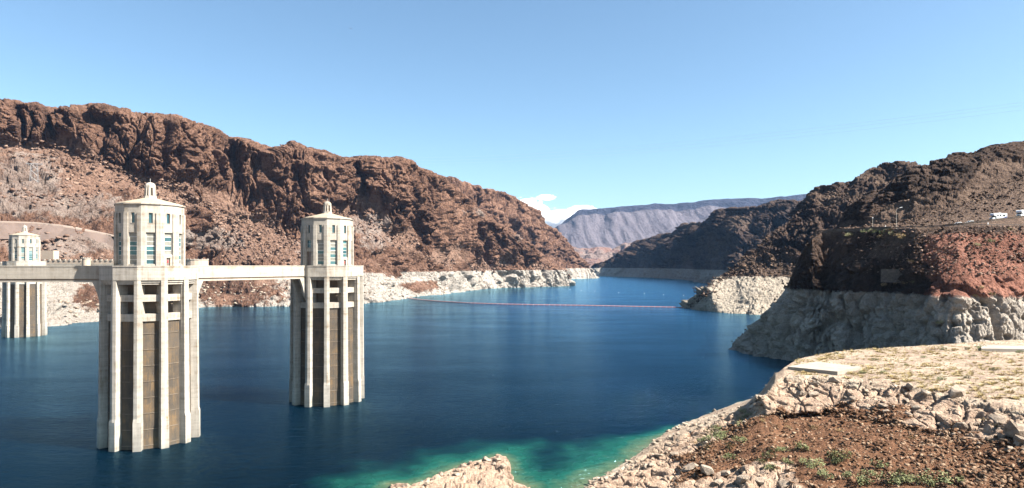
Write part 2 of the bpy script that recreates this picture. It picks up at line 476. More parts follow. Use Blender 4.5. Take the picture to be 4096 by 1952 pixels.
def make_water():
    gx = np.concatenate([np.linspace(-3000, 900, 60), np.linspace(930, 3300, 260), np.linspace(3350, 6500, 40)])
    gd = np.concatenate([np.linspace(55, 300, 200), np.geomspace(304, 3300, 90)])
    Dg, Xg = np.meshgrid(gd, gx, indexing='ij')
    Pw = np.stack([(Xg - 2048) / F * Dg, Dg, np.zeros_like(Dg)], -1).reshape(-1, 3)
    d = np.minimum(polydist(Pw[:, :2], flat(SHORE)) * (1.0 + 6 * sstep(178, 215, Pw[:, 1])) + 22 * sstep(184, 212, Pw[:, 1]), polydist(Pw[:, :2], flat(SPIT)) * 1.7)
    nz = fbm(Pw / np.array((14, 14, 1)), 3, 5)
    bd, bv = cells(Pw / 3.5, 15)
    depth = d * (1 + 1.1 * nz) - 4.0 * (bv > 0.6) * np.maximum(0, 0.5 - bd) * (d < 14) + 1.2
    nv, nx = Dg.shape
    idx = np.arange(nv * nx).reshape(nv, nx)
    q = np.stack([idx[:-1, :-1], idx[:-1, 1:], idx[1:, 1:], idx[1:, :-1]], -1).reshape(-1, 4)
    me = bpy.data.meshes.new('lake_water')
    me.vertices.add(len(Pw)); me.vertices.foreach_set('co', Pw.astype(np.float32).ravel())
    me.loops.add(q.size); me.loops.foreach_set('vertex_index', q.astype(np.int32).ravel())
    me.polygons.add(len(q)); me.polygons.foreach_set('loop_start', np.arange(0, q.size, 4, dtype=np.int32)); me.polygons.foreach_set('loop_total', np.full(len(q), 4, dtype=np.int32))
    at = me.attributes.new('depth', 'FLOAT', 'POINT'); at.data.foreach_set('value', depth.astype(np.float32))
    me.update(calc_edges=True)
    m = bpy.data.materials.new('lake water'); t = NT(m)
    P = t.new('ShaderNodeNewGeometry').outputs['Position']
    bed = t.math('ADD', t.math('MULTIPLY', t.math('SUBTRACT', t.noise(P, 0.16, 4, 0.65), 0.5), 0.22), t.math('MULTIPLY', t.math('SUBTRACT', t.noise(P, 0.6, 3, 0.6), 0.5), 0.08))
    dm = t.math('ADD', t.math('DIVIDE', t.attr('depth'), 40.0), bed, clamp=True)
    big = t.noise(P, 0.006, 3, 0.5)
    deep = t.ramp(big, [(0.35, (0.0001, 0.0027, 0.0060)), (0.65, (0.0002, 0.0044, 0.0095))])
    sh = t.ramp(dm, [(0.0, (0.075, 0.085, 0.048)), (0.07, (0.040, 0.075, 0.042)), (0.20, (0.006, 0.052, 0.036)), (0.45, (0.001, 0.016, 0.016)), (0.8, (0.0003, 0.005, 0.009))])
    k = t.ramp(dm, [(0.45, 0.0), (0.95, 1.0)])
    t.l(t.mix(k, sh, deep), t.bsdf.inputs['Base Color'])
    w1 = t.noise(t.map(P, (0.55, 1.1, 1)), 0.42, 5, 0.62, 0.4)
    w2 = t.noise(t.map(P, (0.6, 1.0, 1)), 0.09, 4, 0.6)
    patch = t.ramp(t.noise(t.map(P, (0.5, 1.0, 1)), 0.012, 3, 0.5), [(0.3, 0.55), (0.7, 1.0)])
    b = t.bump(t.math('MULTIPLY', w1, patch), 1.7, 1.0)
    b = t.bump(w2, 0.6, 1.0, b)
    # body colour below, rippled mirror above; the share of mirror follows the angle to the calm surface
    dif = t.new('ShaderNodeBsdfDiffuse'); gl = t.new('ShaderNodeBsdfGlossy'); fr = t.new('ShaderNodeFresnel'); mx = t.new('ShaderNodeMixShader')
    t.l(t.bsdf.inputs['Base Color'].links[0].from_socket, dif.inputs['Color'])
    gl.inputs['Color'].default_value = (0.42, 0.78, 1.0, 1); gl.inputs['Roughness'].default_value = 0.10; fr.inputs['IOR'].default_value = 1.14
    t.l(b, gl.inputs['Normal']); t.l(b, dif.inputs['Normal'])
    lane = t.ramp(t.noise(t.map(P, (0.4, 1.0, 1)), 0.03, 5, 0.65), [(0.3, 0.82), (0.7, 1.2)])
    fac = t.math('MULTIPLY', t.math('MULTIPLY', t.math('POWER', fr.outputs[0], 1.2), 1.5), lane, clamp=True)
    t.l(fac, mx.inputs[0]); t.l(dif.outputs[0], mx.inputs[1]); t.l(gl.outputs[0], mx.inputs[2])
    out = [n for n in t.t.nodes if n.type == 'OUTPUT_MATERIAL'][0]; t.l(mx.outputs[0], out.inputs['Surface'])
    t.t.nodes.remove(t.bsdf)
    me.materials.append(m)
    tag(link('lake_water', me), kind='structure')
make_water()

# ------------------------------------------------------------------ canyon wall across the lake (left half)
def c7(zw, zr, base, top, back=260, shoulder=16):
    by, bz = base; ty, tz = top
    h0 = hh(by, bz); tz = min(tz, bz + max(14, 0.30 * (hh(ty, bz) - h0)))
    return [(zw - 14, -12), (zw, 0), (zr, 38.5), (bz, h0), (tz, hh(ty + shoulder, tz)), (tz + 45, hh(ty, tz + 45)), (tz + back, hh(ty, tz) - 60)]
L1 = {-500: c7(470, 540, (565, 800), (440, 950)), 0: c7(500, 600, (572, 830), (414, 960)), 75: c7(508, 610, (578, 835), (405, 960)), 192: c7(528, 640, (590, 850), (438, 970)),
      323: c7(560, 680, (632, 860), (432, 980)), 400: c7(580, 700, (660, 860), (425, 980)), 454: c7(600, 720, (688, 860), (440, 980)), 540: c7(650, 760, (705, 870), (456, 985)),
      626: c7(690, 800, (743, 880), (462, 990)), 720: c7(740, 835, (790, 900), (474, 1000)), 788: c7(760, 860, (824, 920), (492, 1010)), 850: c7(763, 870, (860, 935), (512, 1020)),
      903: c7(765, 880, (890, 950), (552, 1030)), 970: c7(768, 885, (896, 955), (556, 1090)), 1034: c7(770, 890, (905, 965), (592, 1085)), 1052: c7(771, 892, (915, 970), (618, 1080)),
      1113: c7(774, 895, (945, 985), (594, 1090)), 1177: c7(777, 900, (965, 1000), (564, 1100)), 1240: c7(790, 910, (965, 1010), (588, 1115)), 1320: c7(805, 920, (940, 1040), (626, 1140)),
      1400: c7(830, 930, (850, 1090), (633, 1180)), 1485: c7(860, 950, (891, 1080), (628, 1200)), 1588: c7(960, 1040, (965, 1100), (636, 1250)), 1685: c7(1050, 1120, (1027, 1150), (680, 1320)),
      1742: c7(1090, 1150, (1050, 1180), (700, 1360)), 1790: c7(1110, 1200, (1058, 1260), (735, 1400)), 1830: c7(1210, 1290, (1062, 1320), (785, 1440)), 1900: c7(1330, 1370, (1065, 1390), (845, 1500)),
      1990: c7(1385, 1415, (1066, 1430), (900, 1540)), 2080: c7(1440, 1462, (1068, 1475), (955, 1570)), 2150: c7(1480, 1498, (1070, 1508), (1005, 1575)), 2205: c7(1508, 1522, (1072, 1530), (1058, 1560), 200, 8),
      2240: c7(1520, 1530, (1088, 1536), (1086, 1548), 150, 3), 2258: [(1528, -12), (1534, 0), (1537, 14), (1540, 15), (1543, 14), (1546, 10), (1580, -12)],
      2285: [(1532, -14), (1536, -6), (1538, -5), (1541, -5), (1544, -6), (1548, -8), (1580, -14)]}
def pale_left(p, v, n):
    x = 2048 + p[:, 0] / p[:, 1] * F; y = HZ + (H - p[:, 2]) / p[:, 1] * F
    a = np.zeros(len(p))
    for cx, cy, rx, ry, w in ((110, 720, 190, 150, .75), (60, 800, 200, 80, .8), (300, 830, 260, 80, .7), (860, 960, 160, 60, .8), (640, 960, 200, 60, .6), (1460, 900, 130, 60, .75), (1150, 1000, 120, 40, .4), (1500, 960, 110, 60, .6), (250, 990, 400, 55, .75), (1930, 850, 160, 30, .55), (2080, 950, 120, 25, .55)):
        a = np.maximum(a, w * np.clip(1.4 - np.hypot((x - cx) / rx, (y - cy) / ry), 0, 1))
    b = np.zeros(len(p))
    for cx, cy, rx, ry in ((960, 1165, 210, 75), (360, 1190, 75, 60), (1660, 1150, 90, 22), (1570, 1090, 60, 30)):
        b = np.maximum(b, 0.85 * np.clip(1.5 - np.hypot((x - cx) / rx, (y - cy) / ry), 0, 1))
    return a, b
T_left = loft('canyon_cliff', L1, -500, 2285, 1500, [6, 56, 100, 130, 24, 16], M['canyon'],
              disp_canyon(1.0, 1.0, 1.0, 3, pale_left, blocks=0.5, zsq=0.15), smooth_x=13, smooth_v=4,
              amps=[0.35, 0.5, 0.6, 1.0, 0.75, 0.45, 1.0], cliffs=[0.75, 0.8, 0.58, 0.40, 1.0, 0.9, 0.6])
# second headland further up the lake
def c6(zw, sky, dz=20, back=300):
    y, z = sky
    return [(zw - 20, -14), (zw, 0), (zw + dz, 38.5), (zw * 0.45 + z * 0.55, 38.5 + 0.5 * (hh(y, z) - 38.5)), (z, hh(y, z)), (z + back, hh(y, z) - 70)]
L2 = {1640: c6(1700, (700, 1800)), 1750: c6(1720, (703, 1850)), 1830: c6(1760, (716, 1900)), 1880: c6(1820, (736, 1950)), 1970: c6(1900, (755, 2050)), 2050: c6(2000, (792, 2150)), 2130: c6(2120, (838, 2260)),
      2194: c6(2220, (906, 2340)), 2258: c6(2310, (955, 2420)), 2305: c6(2370, (1016, 2450)), 2337: c6(2410, (1066, 2460)), 2360: [(2420, -14), (2430, 0), (2440, 30), (2446, 33), (2450, 33), (2480, 0)],
      2377: [(2430, -14), (2440, 0), (2446, 8), (2450, 9), (2455, 8), (2480, -14)], 2400: [(2440, -20), (2446, -14), (2450, -12), (2452, -12), (2456, -12), (2480, -20)]}
T_left2 = loft('canyon_headland', L2, 1640, 2400, 520, [4, 24, 60, 60, 16], M['canyon'], disp_canyon(1.3, 0.8, 0.7, 13, lambda p, v, n: (np.zeros(len(p)), np.zeros(len(p)))), smooth_x=9, smooth_v=3,
               amps=[0.3, 0.35, 0.4, 1.0, 0.6, 1.0], cliffs=[0.8, 0.9, 0.7, 0.75, 0.8, 0.6])

# ------------------------------------------------------------------ far mesa and foothills
def cm(sky, base, foot=985, d=7200):
    return [(4300, 5), (5600, hh(foot + 45, 5600)), (6300, hh(foot, 6300)), (d - 130, hh(base, d - 130)), (d + 40, hh(sky, d + 40)), (d + 2500, hh(sky, d + 2500) - 40), (d + 3300, 200)]
MESA = {1900: cm((1010), 1020, 1040), 2100: cm(965, 975, 1020), 2212: cm(920, 934, 1010), 2252: cm(897, 912, 1000), 2285: cm(868, 897, 995), 2315: cm(843, 880, 990), 2380: cm(838, 878, 985), 2420: cm(836, 890, 980), 2458: cm(832, 864, 985), 2503: cm(828, 866, 985),
        2570: cm(822, 855, 975), 2611: cm(819, 854, 972), 2678: cm(817, 855, 965), 2705: cm(816, 874, 960), 2760: cm(811, 866, 950), 2839: cm(801, 850, 950), 2996: cm(797, 850, 950), 3063: cm(796, 850, 950), 3200: cm(781, 840, 950), 3500: cm(765, 830, 950)}
def disp_mesa(p, v, n, amp, cl):
    q = p + 160 * np.stack([noise(p / 900, 71), noise(p / 900 + 9.1, 72), noise(p / 900 - 4.2, 73)], -1)
    fan = ridged(np.stack([p[:, 0] / 330, p[:, 1] / 2600, p[:, 2] * 0], -1), 3, 75)
    c2 = sstep(0.35, 0.65, np.clip(cl + 0.25 * noise(p / 300, 76), 0, 1))
    cliff = 55 * ridged(q * np.array((1, 1, 0.4)) / 330, 3, 77) + 28 * noise(np.stack([p[:, 0] / 1500, p[:, 1] / 1500, p[:, 2] / 42], -1), 78) + 14 * noise(q / 60, 79)
    ta = 62 * fan + 16 * noise(np.stack([p[:, 0] / 70, p[:, 1] / 700, p[:, 2] / 300], -1), 80)
    d = (c2 * cliff + (1 - c2) * ta) * amp
    return p + n * d[:, None], {'cliff': c2}
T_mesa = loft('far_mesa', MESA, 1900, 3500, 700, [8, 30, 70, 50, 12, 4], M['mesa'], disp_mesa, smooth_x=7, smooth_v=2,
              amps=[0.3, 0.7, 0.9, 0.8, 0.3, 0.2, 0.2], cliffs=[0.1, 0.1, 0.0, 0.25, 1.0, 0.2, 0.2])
FOOT = {x: [(3500, 4), (3900, hh(1062, 3900)), (4300, hh(y + 22, 4300)), (4700, hh(y, 4700)), (5200, 20)] for x, y in
        ((2000, 1040), (2200, 1010), (2290, 992), (2340, 1000), (2400, 985), (2450, 1000), (2500, 976), (2560, 972), (2640, 985), (2800, 960), (3100, 950))}
def disp_foot(p, v, n, amp, cl):
    st = 26 * noise(np.stack([p[:, 0] / 500, p[:, 1] / 500, p[:, 2] / 14], -1), 61)
    d = 50 * ridged(p / np.array((260, 320, 200)), 3, 60) + st + 10 * noise(p / 40, 62) - 20
    c = sstep(0.45, 0.6, 0.5 + 0.9 * noise(p / np.array((240, 240, 40)), 64))
    return p + n * (d * amp)[:, None], {'cliff': c}
T_foot = loft('foothill', FOOT, 2000, 3100, 420, [20, 50, 40, 8], M['foothill'], disp_foot, smooth_x=5, smooth_v=2, amps=[0.2, 0.8, 1, 0.7, 0.3])

# ------------------------------------------------------------------ right bank, far to near
def steep(z0, h0, y, k): return (z0 + k * (H - h0)) / (1 - k * (HZ - y) / F)
def cr(zw, sky, dz=50, back=300):
    y, z = sky; z = min(z, steep(zw + dz, 38.5, y, 1.35)); hs = hh(y, z)
    zm = zw + dz + (z - zw - dz) * 0.5
    return [(zw - 20, -14), (zw, 0), (zw + dz, 38.5), (zm, 38.5 + 0.52 * (hs - 38.5)), (z, hs), (z + back, hs - 80)]
R2 = {2330: [(3000, -14), (3010, -4), (3020, -2), (3030, -2), (3060, -2), (3200, -14)], 2364: cr(2985, (1069, 3120), 40), 2413: cr(2900, (1046, 3150)), 2481: cr(2790, (1005, 3150)), 2548: cr(2680, (969, 3100)), 2606: cr(2560, (958, 3050)), 2660: cr(2420, (943, 3000)), 2727: cr(2220, (907, 2900)),
      2772: cr(2088, (893, 2850)), 2817: cr(1800, (880, 2800), 60), 2870: cr(1650, (851, 2750), 60), 2951: cr(1550, (835, 2650)), 3041: cr(1500, (826, 2500)), 3076: cr(1500, (808, 2450)), 3126: cr(1480, (795, 2400)), 3175: cr(1450, (800, 2350)), 3300: cr(1400, (790, 2200)), 3500: cr(1300, (800, 2100))}
M['blue_ridge'] = mat_rock('far ridge rock', ((0.015, 0.010, 0.009), (0.059, 0.038, 0.030), (0.130, 0.087, 0.065)),
                       ((0.040, 0.028, 0.022), (0.093, 0.061, 0.045), (0.180, 0.127, 0.093)),
                       ((0.232, 0.201, 0.162), (0.434, 0.388, 0.326), (0.589, 0.542, 0.468)), s=1.4, ring_z=37.5)
T_r2 = loft('far_ridge', R2, 2330, 3500, 700, [4, 26, 70, 80, 12], M['blue_ridge'], disp_canyon(2.2, 1.25, 2.2, 23, zsq=0.6), smooth_x=9, smooth_v=3,
            amps=[0.10, 0.16, 0.25, 1.0, 0.35, 0.6], cliffs=[0.7, 0.8, 0.55, 0.5, 0.55, 0.5])
def c3(zw, ring, sky, back=250):
    zr, hr = ring; y, z = sky; z = min(z, max(zr + 12, steep(zr, hr, y, 1.25))); hs = hh(y, z)
    return [(zw - 10, -12), (zw, 0), (zw + 8, 5), (zr, hr), (zr * 0.5 + z * 0.5, hr + 0.5 * (hs - hr)), (z, hs), (z + back, hs - 70)]
def lowc(z, h, back=60): return [(z - 10, -12), (z, 0), (z + 6, h * 0.5), (z + 12, h), (z + 20, h), (z + 30, h - 0.5), (z + back, -12)]
R3 = {2740: [(735, -14), (740, -6), (742, -5), (744, -5), (746, -5), (750, -6), (790, -14)], 2775: lowc(720, 4), 2800: lowc(708, 11), 2850: lowc(686, 20, 120), 2895: c3(668, (735, 34), (1105, 780), 120), 2949: c3(660, (730, 35.5), (1052, 800)), 3022: c3(645, (715, 36), (989, 840)),
      3071: c3(640, (712, 36.5), (940, 870)), 3144: c3(632, (706, 36.5), (891, 900)), 3193: c3(625, (700, 37), (837, 920)), 3232: c3(620, (695, 37), (795, 940)), 3271: c3(615, (690, 37), (759, 950)), 3320: c3(610, (685, 37), (744, 960)),
      3432: c3(600, (675, 37), (708, 970)), 3486: c3(595, (670, 37), (666, 980)), 3574: c3(590, (660, 37), (654, 985)), 3640: c3(585, (655, 37), (664, 985)), 3760: c3(575, (645, 37), (690, 980)), 3950: c3(560, (630, 37), (700, 960))}
T_r3 = loft('right_ridge', R3, 2740, 3950, 800, [4, 8, 50, 90, 90, 14], M['right_hill'], disp_canyon(0.85, 1.0, 1.5, 33, blocks=0.8, zsq=0.5), smooth_x=7, smooth_v=3,
            amps=[0.2, 0.25, 0.36, 0.42, 1.0, 0.55, 0.8], cliffs=[0.4, 0.6, 0.35, 0.3, 0.5, 0.55, 0.5])

# near cliff with the road bench and the dark hill above it
#        base, ringtop offset, bench (z,h), upper road (z,h), talus top (y,z), skyline (y,z)
def c4(zb, dzr, bench, up, tal, sky, w=9.0):
    bz, bh = bench; uz, uh = up
    return [(zb - 8, -12), (zb, 0), (zb + dzr, 37.5), (bz, bh), (bz + w, bh), (uz, uh), (uz + 8, uh), (tal[1], hh(*tal)), (sky[1], hh(*sky)), (sky[1] + 200, hh(*sky) - 60)]
def c4low(z, h):
    return [(z - 8, -12), (z, 0), (z + 9, h * 0.8), (z + 14, h), (z + 20, h - 0.3), (z + 26, h - 1), (z + 32, h - 2), (z + 50, h - 8), (z + 70, h - 20), (z + 120, -12)]
R4 = {2905: [(385 + 3 * k, -12 + 4 * math.sin(k / 9 * 3.14)) for k in range(10)], 2935: c4low(376, 2.5), 2970: c4low(368, 8), 3000: c4low(362, 13), 3050: c4low(352, 19), 3100: c4low(342, 27), 3140: c4low(335, 36), 3165: c4low(330, 43), 3190: c4low(326, 52),
      3215: c4low(323, 58), 3250: c4low(320, 63), 3290: c4(317, 9, (343, 66.3), (355, 66.3), (928, 400), (926, 440)), 3345: c4(312, 9, (338, 66.6), (350, 66.6), (922, 430), (918, 460)), 3372: c4(309, 9, (335, 66.6), (347, 66.6), (912, 420), (880, 450)),
      3420: c4(305, 9, (331, 66.6), (343, 66.6), (910, 408), (822, 440)), 3500: c4(295, 10, (322, 66.5), (334, 66.5), (906, 390), (762, 425)), 3590: c4(280, 12, (308, 66.3), (321, 66.3), (893, 376), (720, 420)),
      3660: c4(264, 14, (298, 66.2), (312, 66.3), (878, 368), (668, 415)), 3750: c4(253, 13, (291, 66.0), (305, 66.8), (850, 364), (638, 415)), 3830: c4(249, 11, (286, 65.9), (302, 67.6), (815, 364), (610, 415)),
      3950: c4(249, 10, (284, 65.9), (301, 69.2), (770, 368), (592, 418)), 4096: c4(252, 10, (285, 66.2), (303, 71.5), (705, 378), (557, 425)), 4350: c4(258, 10, (290, 67), (308, 73.5), (640, 385), (500, 430))}
def disp_near(p, v, n, amp, cl):
    x = 2048 + p[:, 0] / p[:, 1] * F
    amp = amp * (1 - 0.6 * sstep(3600, 3800, x) * (1 - sstep(2.95, 3.1, v)))
    base, at = disp_canyon(0.42, 0.7, 1.0, 43, blocks=0.7, zsq=0.42)(p, v, n, amp, cl)
    # weathered pits in the pale lower band
    c, val = cells(p / np.array((4.2, 4.2, 3.2)), 47)
    m = sstep(1.0, 1.2, v) * (1 - sstep(1.95, 2.1, v))
    base = base - n * (m * np.maximum(0, 0.46 - c) * 12.0 * (val > 0.45))[:, None]
    x = 2048 + p[:, 0] / p[:, 1] * F
    at['pale'] = np.clip(sstep(3640, 3760, x) * (1 - sstep(2.75, 3.05, v)), 0, 0.85)
    at['bare'] = 0.75 * sstep(3700, 3850, x) * (1 - sstep(0.9, 1.4, v)) 
    return base, at
T_r4 = loft('near_cliff', R4, 2905, 4350, 1050, [4, 80, 80, 8, 14, 8, 46, 70, 12], M['red_cliff'], disp_near, smooth_x=7, smooth_v=2,
            amps=[0.4, 0.55, 0.8, 0.10, 0.0, 0.05, 0.02, 0.75, 0.6, 0.8], cliffs=[0.8, 0.9, 0.85, 0.55, 0.2, 0.1, 0.1, 0.25, 0.95, 0.6])

# ------------------------------------------------------------------ near right shore with the flat terrace
TER = 20.0
def c5(near, y1, h1, y2, h2, y3, h3, y4, yf):
    """rows: below frame, lower slope, foot of the rock rim, rim top, mid terrace, far edge, then down to the lake"""
    zf = dd(yf, TER)
    return [near, (dd(y1, h1), h1), (dd(y2, h2), h2), (dd(y3, h3), h3), (dd(y4, TER), TER), (zf, TER), (zf + 6, TER - 6), (zf + 26, -10)]
def c5s(near, pts):
    r = [near] + [(dd(y, h), h) for y, h in pts]
    while len(r) < 7: r.append((r[-1][0] + 3, r[-1][1] - 1.2))
    r.append((r[-1][0] + 14, -10)); return r
R5 = {2240: [(100 + 8 * k, -9 + 0.5 * (k % 2)) for k in range(8)], 2300: [(110, -3), (130, -2.5), (136, -2.2), (140, -2), (144, -3), (148, -4), (152, -6), (170, -10)],
      2360: c5s((100, 0.5), [(1990, .9), (1950, 1.0), (1936, .7), (1925, 0)]), 2470: c5s((98, 2.0), [(1960, 1.8), (1905, 1.8), (1885, 1.4), (1868, 0)]), 2560: c5s((96, 3.0), [(1950, 2.6), (1880, 2.6), (1830, 1.9), (1805, 0)]),
      2610: c5s((94, 3.6), [(1950, 3.2), (1870, 3.3), (1800, 2.4), (1765, 0)]), 2690: c5s((92, 4.5), [(1950, 4.2), (1860, 4.4), (1760, 3.2), (1709, 0)]), 2760: c5s((90, 5.3), [(1950, 5.0), (1830, 5.4), (1725, 4.0), (1680, 0)]),
      2830: c5s((88, 6.2), [(1950, 6.0), (1800, 6.8), (1695, 5.0), (1654, 0)]), 2900: c5s((86, 7.2), [(1950, 7.0), (1770, 8.0), (1660, 6.5), (1628, 0)]), 2960: c5s((84, 8), [(1950, 7.6), (1740, 9.2), (1640, 8), (1606, 0)]),
      3010: c5s((83, 8.6), [(1950, 8.2), (1690, 10.5), (1640, 11.5), (1592, 5)]), 3050: c5s((82, 9), [(1950, 8.6), (1670, 11.4), (1590, 15.5), (1560, 13)]), 3100: c5s((80, 9.4), [(1950, 9.0), (1655, 12.0), (1530, 18.4), (1490, 19.2)]), 3135: c5((80, 9.7), 1950, 9.2, 1675, 11.4, 1510, 19.2, 1488, 1470),
      3200: c5((78, 10.0), 1950, 9.6, 1664, 12.0, 1508, TER - .3, 1470, 1432), 3260: c5((76, 10.4), 1950, 10.0, 1656, 12.6, 1506, TER - .2, 1465, 1420), 3345: c5((75, 10.9), 1950, 10.4, 1656, 13.4, 1512, TER - .2, 1455, 1404), 3420: c5((74, 11.2), 1950, 10.8, 1668, 14, 1520, TER - .2, 1455, 1397), 3485: c5((73, 11.5), 1950, 11.0, 1691, 14.1, 1526, TER - .2, 1450, 1392),
      3554: c5((72, 11.8), 1950, 11.3, 1708, 14.2, 1533, TER - .2, 1450, 1388), 3624: c5((72, 12), 1950, 11.6, 1726, 14.3, 1542, TER - .2, 1450, 1384), 3763: c5((71, 12.3), 1950, 12.1, 1755, 14.4, 1568, TER - .1, 1455, 1375), 3833: c5((70, 12.6), 1950, 12.3, 1768, 14.4, 1585, TER - .1, 1460, 1370),
      3972: c5((68, 13), 1960, 12.8, 1826, 14.4, 1615, TER, 1470, 1360), 4084: c5((66, 13.3), 1975, 13.0, 1893, 14.3, 1640, TER, 1475, 1355), 4200: c5((64, 13.6), 2010, 13.3, 1950, 14.3, 1670, TER, 1480, 1350), 4500: c5((60, 14), 2100, 13.6, 2030, 14.4, 1740, TER, 1500, 1340)}
def disp_shore(p, v, n, amp, cl):
    rim = np.clip(1 - np.abs(v - 2.55) / 0.85, 0, 1)
    flatp = sstep(2.78, 3.02, v)
    x = 2048 + p[:, 0] / p[:, 1] * F
    c2 = np.clip(cl, 0, 1)
    left = 1 - sstep(2560, 2960, x)
    edge = 1 - sstep(0.0, 4.0, p[:, 2])
    c2 = np.maximum(c2, np.maximum(left * sstep(2, 3.1, v), 0.9 * edge))
    c2 = np.maximum(c2, 0.95 * (1 - sstep(2640, 2790, x)) * sstep(0.2, 0.7, v))
    # pale rock shelf at the bottom of the picture
    low = np.clip(1 - np.hypot((x - 2960) / 330, (v - 1.05) / 0.42), 0, 1) * 2
    c2 = np.maximum(c2, np.clip(low, 0, 1))
    c2 = sstep(0.25, 0.75, np.clip(c2 + 0.6 * fbm(p / 9.0, 3, 52), 0, 1)) * (1 - sstep(2.9, 3.12, v) * sstep(3000, 3120, x))
    wq = p + 1.5 * np.stack([noise(p / 5, 54), noise(p / 5 + 7.7, 55), noise(p / 5 - 3.3, 56)], -1)
    b1, v1 = cells(wq / np.array((7.5, 7.5, 4.0)), 57); b2, v2 = cells(wq / 2.2, 58)
    k1, g1 = blocks8(wq / np.array((3.6, 3.6, 3.0)), 49)
    lump = 1.0 * (k1 - 0.5) - 0.6 * np.maximum(0, 0.15 - g1) / 0.15 + 1.1 * np.sqrt(np.maximum(0, 0.8 - b1 * b1)) * (0.4 + 0.8 * v1) + 0.45 * np.sqrt(np.maximum(0, 0.7 - b2 * b2)) * (0.35 + v2) + 0.8 * fbm(wq / 3.0, 2, 59) - 1.3
    soil = 1.0 * fbm(p / 9, 3, 51) + 0.22 * noise(p / 1.1, 50) + 0.25 * np.maximum(0, 0.4 - b2) * (v2 > 0.6) * 2
    a = amp * (1 - 0.72 * sstep(2.95, 3.3, v))
    d = (c2 * lump + (1 - c2) * soil) * a
    up = n.copy(); up[:, 2] += 0.15
    # the rim leans out over the slope
    bulge = np.where(v < 2.12, -0.5 * sstep(2.0, 2.06, v) * (1 - sstep(2.06, 2.12, v)), 0) + sstep(2.06, 2.22, v) * (1 - sstep(2.3, 2.85, v))
    bulge = bulge * sstep(2980, 3120, x) * np.clip(1.5 + 3.0 * fbm(p / 7.0, 2, 66), 0.2, 3.2) * 1.7
    p = p.copy(); p[:, 1] -= bulge; p[:, 0] += 0.25 * bulge
    return p + up * d[:, None], {'cliff': c2 * (1 - 0.9 * flatp), 'pale': np.maximum(flatp, 0) * 0.95}
T_shore = loft('rocky_shore', R5, 2240, 4500, 1100, [10, 80, 100, 36, 30, 8, 8], M['shore'], disp_shore, smooth_x=9, smooth_v=2,
               amps=[0.7, 0.9, 0.9, 1.0, 0.5, 0.6, 0.8, 0.5], cliffs=[0.1, 0.08, 0.25, 0.95, 0.0, 0.5, 0.8, 0.8])

# low rock spit at the bottom edge
R6 = {}
for x, yt in ((1540, 1965), (1558, 1932), (1600, 1940), (1656, 1940), (1700, 1930), (1763, 1890), (1827, 1868), (1900, 1848), (1955, 1836), (1998, 1824), (2025, 1832), (2040, 1880), (2060, 1925), (2126, 1952), (2160, 1990)):
    zs = dd(yt, 0.0) ; e = 0.25 if x in (1540, 2160) else 1.0
    R6[x] = [(100, 2.6 * e - (1 - e) * 6), (125, 2.4 * e - (1 - e) * 6), (zs - 9, 1.9 * e - (1 - e) * 5), (zs - 3, 1.3 * e - (1 - e) * 5), (zs, 0.1 * e - (1 - e) * 5), (zs + 7, -8)]
R6[1500] = [(100, -6), (125, -6), (135, -6), (140, -6), (144, -7), (150, -9)]; R6[2200] = R6[1500]
T_spit = loft('rock_spit', R6, 1500, 2200, 320, [20, 50, 30, 16, 10], M['shore'], lambda p, v, n, amp, cl: (lambda r: (r[0], {'cliff': np.clip(r[1]['cliff'], 0.55, 1), 'pale': r[1]['pale'] * 0}))(disp_shore(p, np.full(len(p), 2.6), n, amp, np.ones(len(p)))),
              smooth_x=5, smooth_v=2, amps=[0.6, 0.6, 0.6, 0.7, 0.6, 0.4])

# ------------------------------------------------------------------ concrete and tower materials
def mat_concrete(name, col, stain=0.5, scale=1.0):
    col = tuple(c * 0.72 for c in col)
    m = bpy.data.materials.new(name); t = NT(m)
    t.bsdf.inputs['Roughness'].default_value = 0.85
    t.bsdf.inputs['Specular IOR Level'].default_value = 0.2
    P = t.new('ShaderNodeNewGeometry').outputs['Position']
    blot = t.noise(P, 0.35 * scale, 5, 0.65)
    drip = t.noise(t.map(P, (1, 1, 0.06)), 1.1 * scale, 5, 0.7, 0.3)
    grain = t.noise(P, 6.0 * scale, 3, 0.6)
    lift = t.noise(t.map(P, (0.05, 0.05, 1.0)), 1.3 * scale, 2, 0.5)
    f = t.math('ADD', t.math('MULTIPLY', blot, 0.4), t.math('MULTIPLY', drip, 0.45)); f = t.math('ADD', f, t.math('MULTIPLY', lift, 0.25))
    dk = tuple(c * k for c, k in zip(col, (1 - 0.50 * stain, 1 - 0.58 * stain, 1 - 0.68 * stain)))
    md = tuple(c * (1 - 0.22 * stain) for c in col)
    c = t.ramp(f, [(0.38, dk), (0.52, md), (0.66, col)])
    c = t.mix(t.math('MULTIPLY', grain, 0.25), c, tuple(q * 0.6 for q in col))
    # formwork joints
    z = t.new('ShaderNodeSeparateXYZ'); t.l(P, z.inputs[0])
    j = t.math('LESS_THAN', t.math('FRACT', t.math('DIVIDE', z.outputs['Z'], 1.55)), 0.035)
    c = t.mix(t.math('MULTIPLY', j, 0.35), c, tuple(q * 0.45 for q in col))
    wl = t.math('ADD', z.outputs['Z'], t.math('MULTIPLY', drip, 5.0))
    c = t.mix(t.ramp(t.math('DIVIDE', wl, 12.0), [(0.20, 0.65), (0.34, 0.35), (0.8, 0.0)]), c, tuple(q * 0.42 for q in col))
    t.l(c, t.bsdf.inputs['Base Color'])
    t.l(t.bump(t.math('ADD', grain, t.math('MULTIPLY', blot, 2)), 0.03), t.bsdf.inputs['Normal'])
    return m
M['concrete'] = mat_concrete('tower concrete', (0.50, 0.45, 0.38), 1.25)
M['bridge'] = mat_concrete('bridge concrete', (0.48, 0.425, 0.35), 0.9)
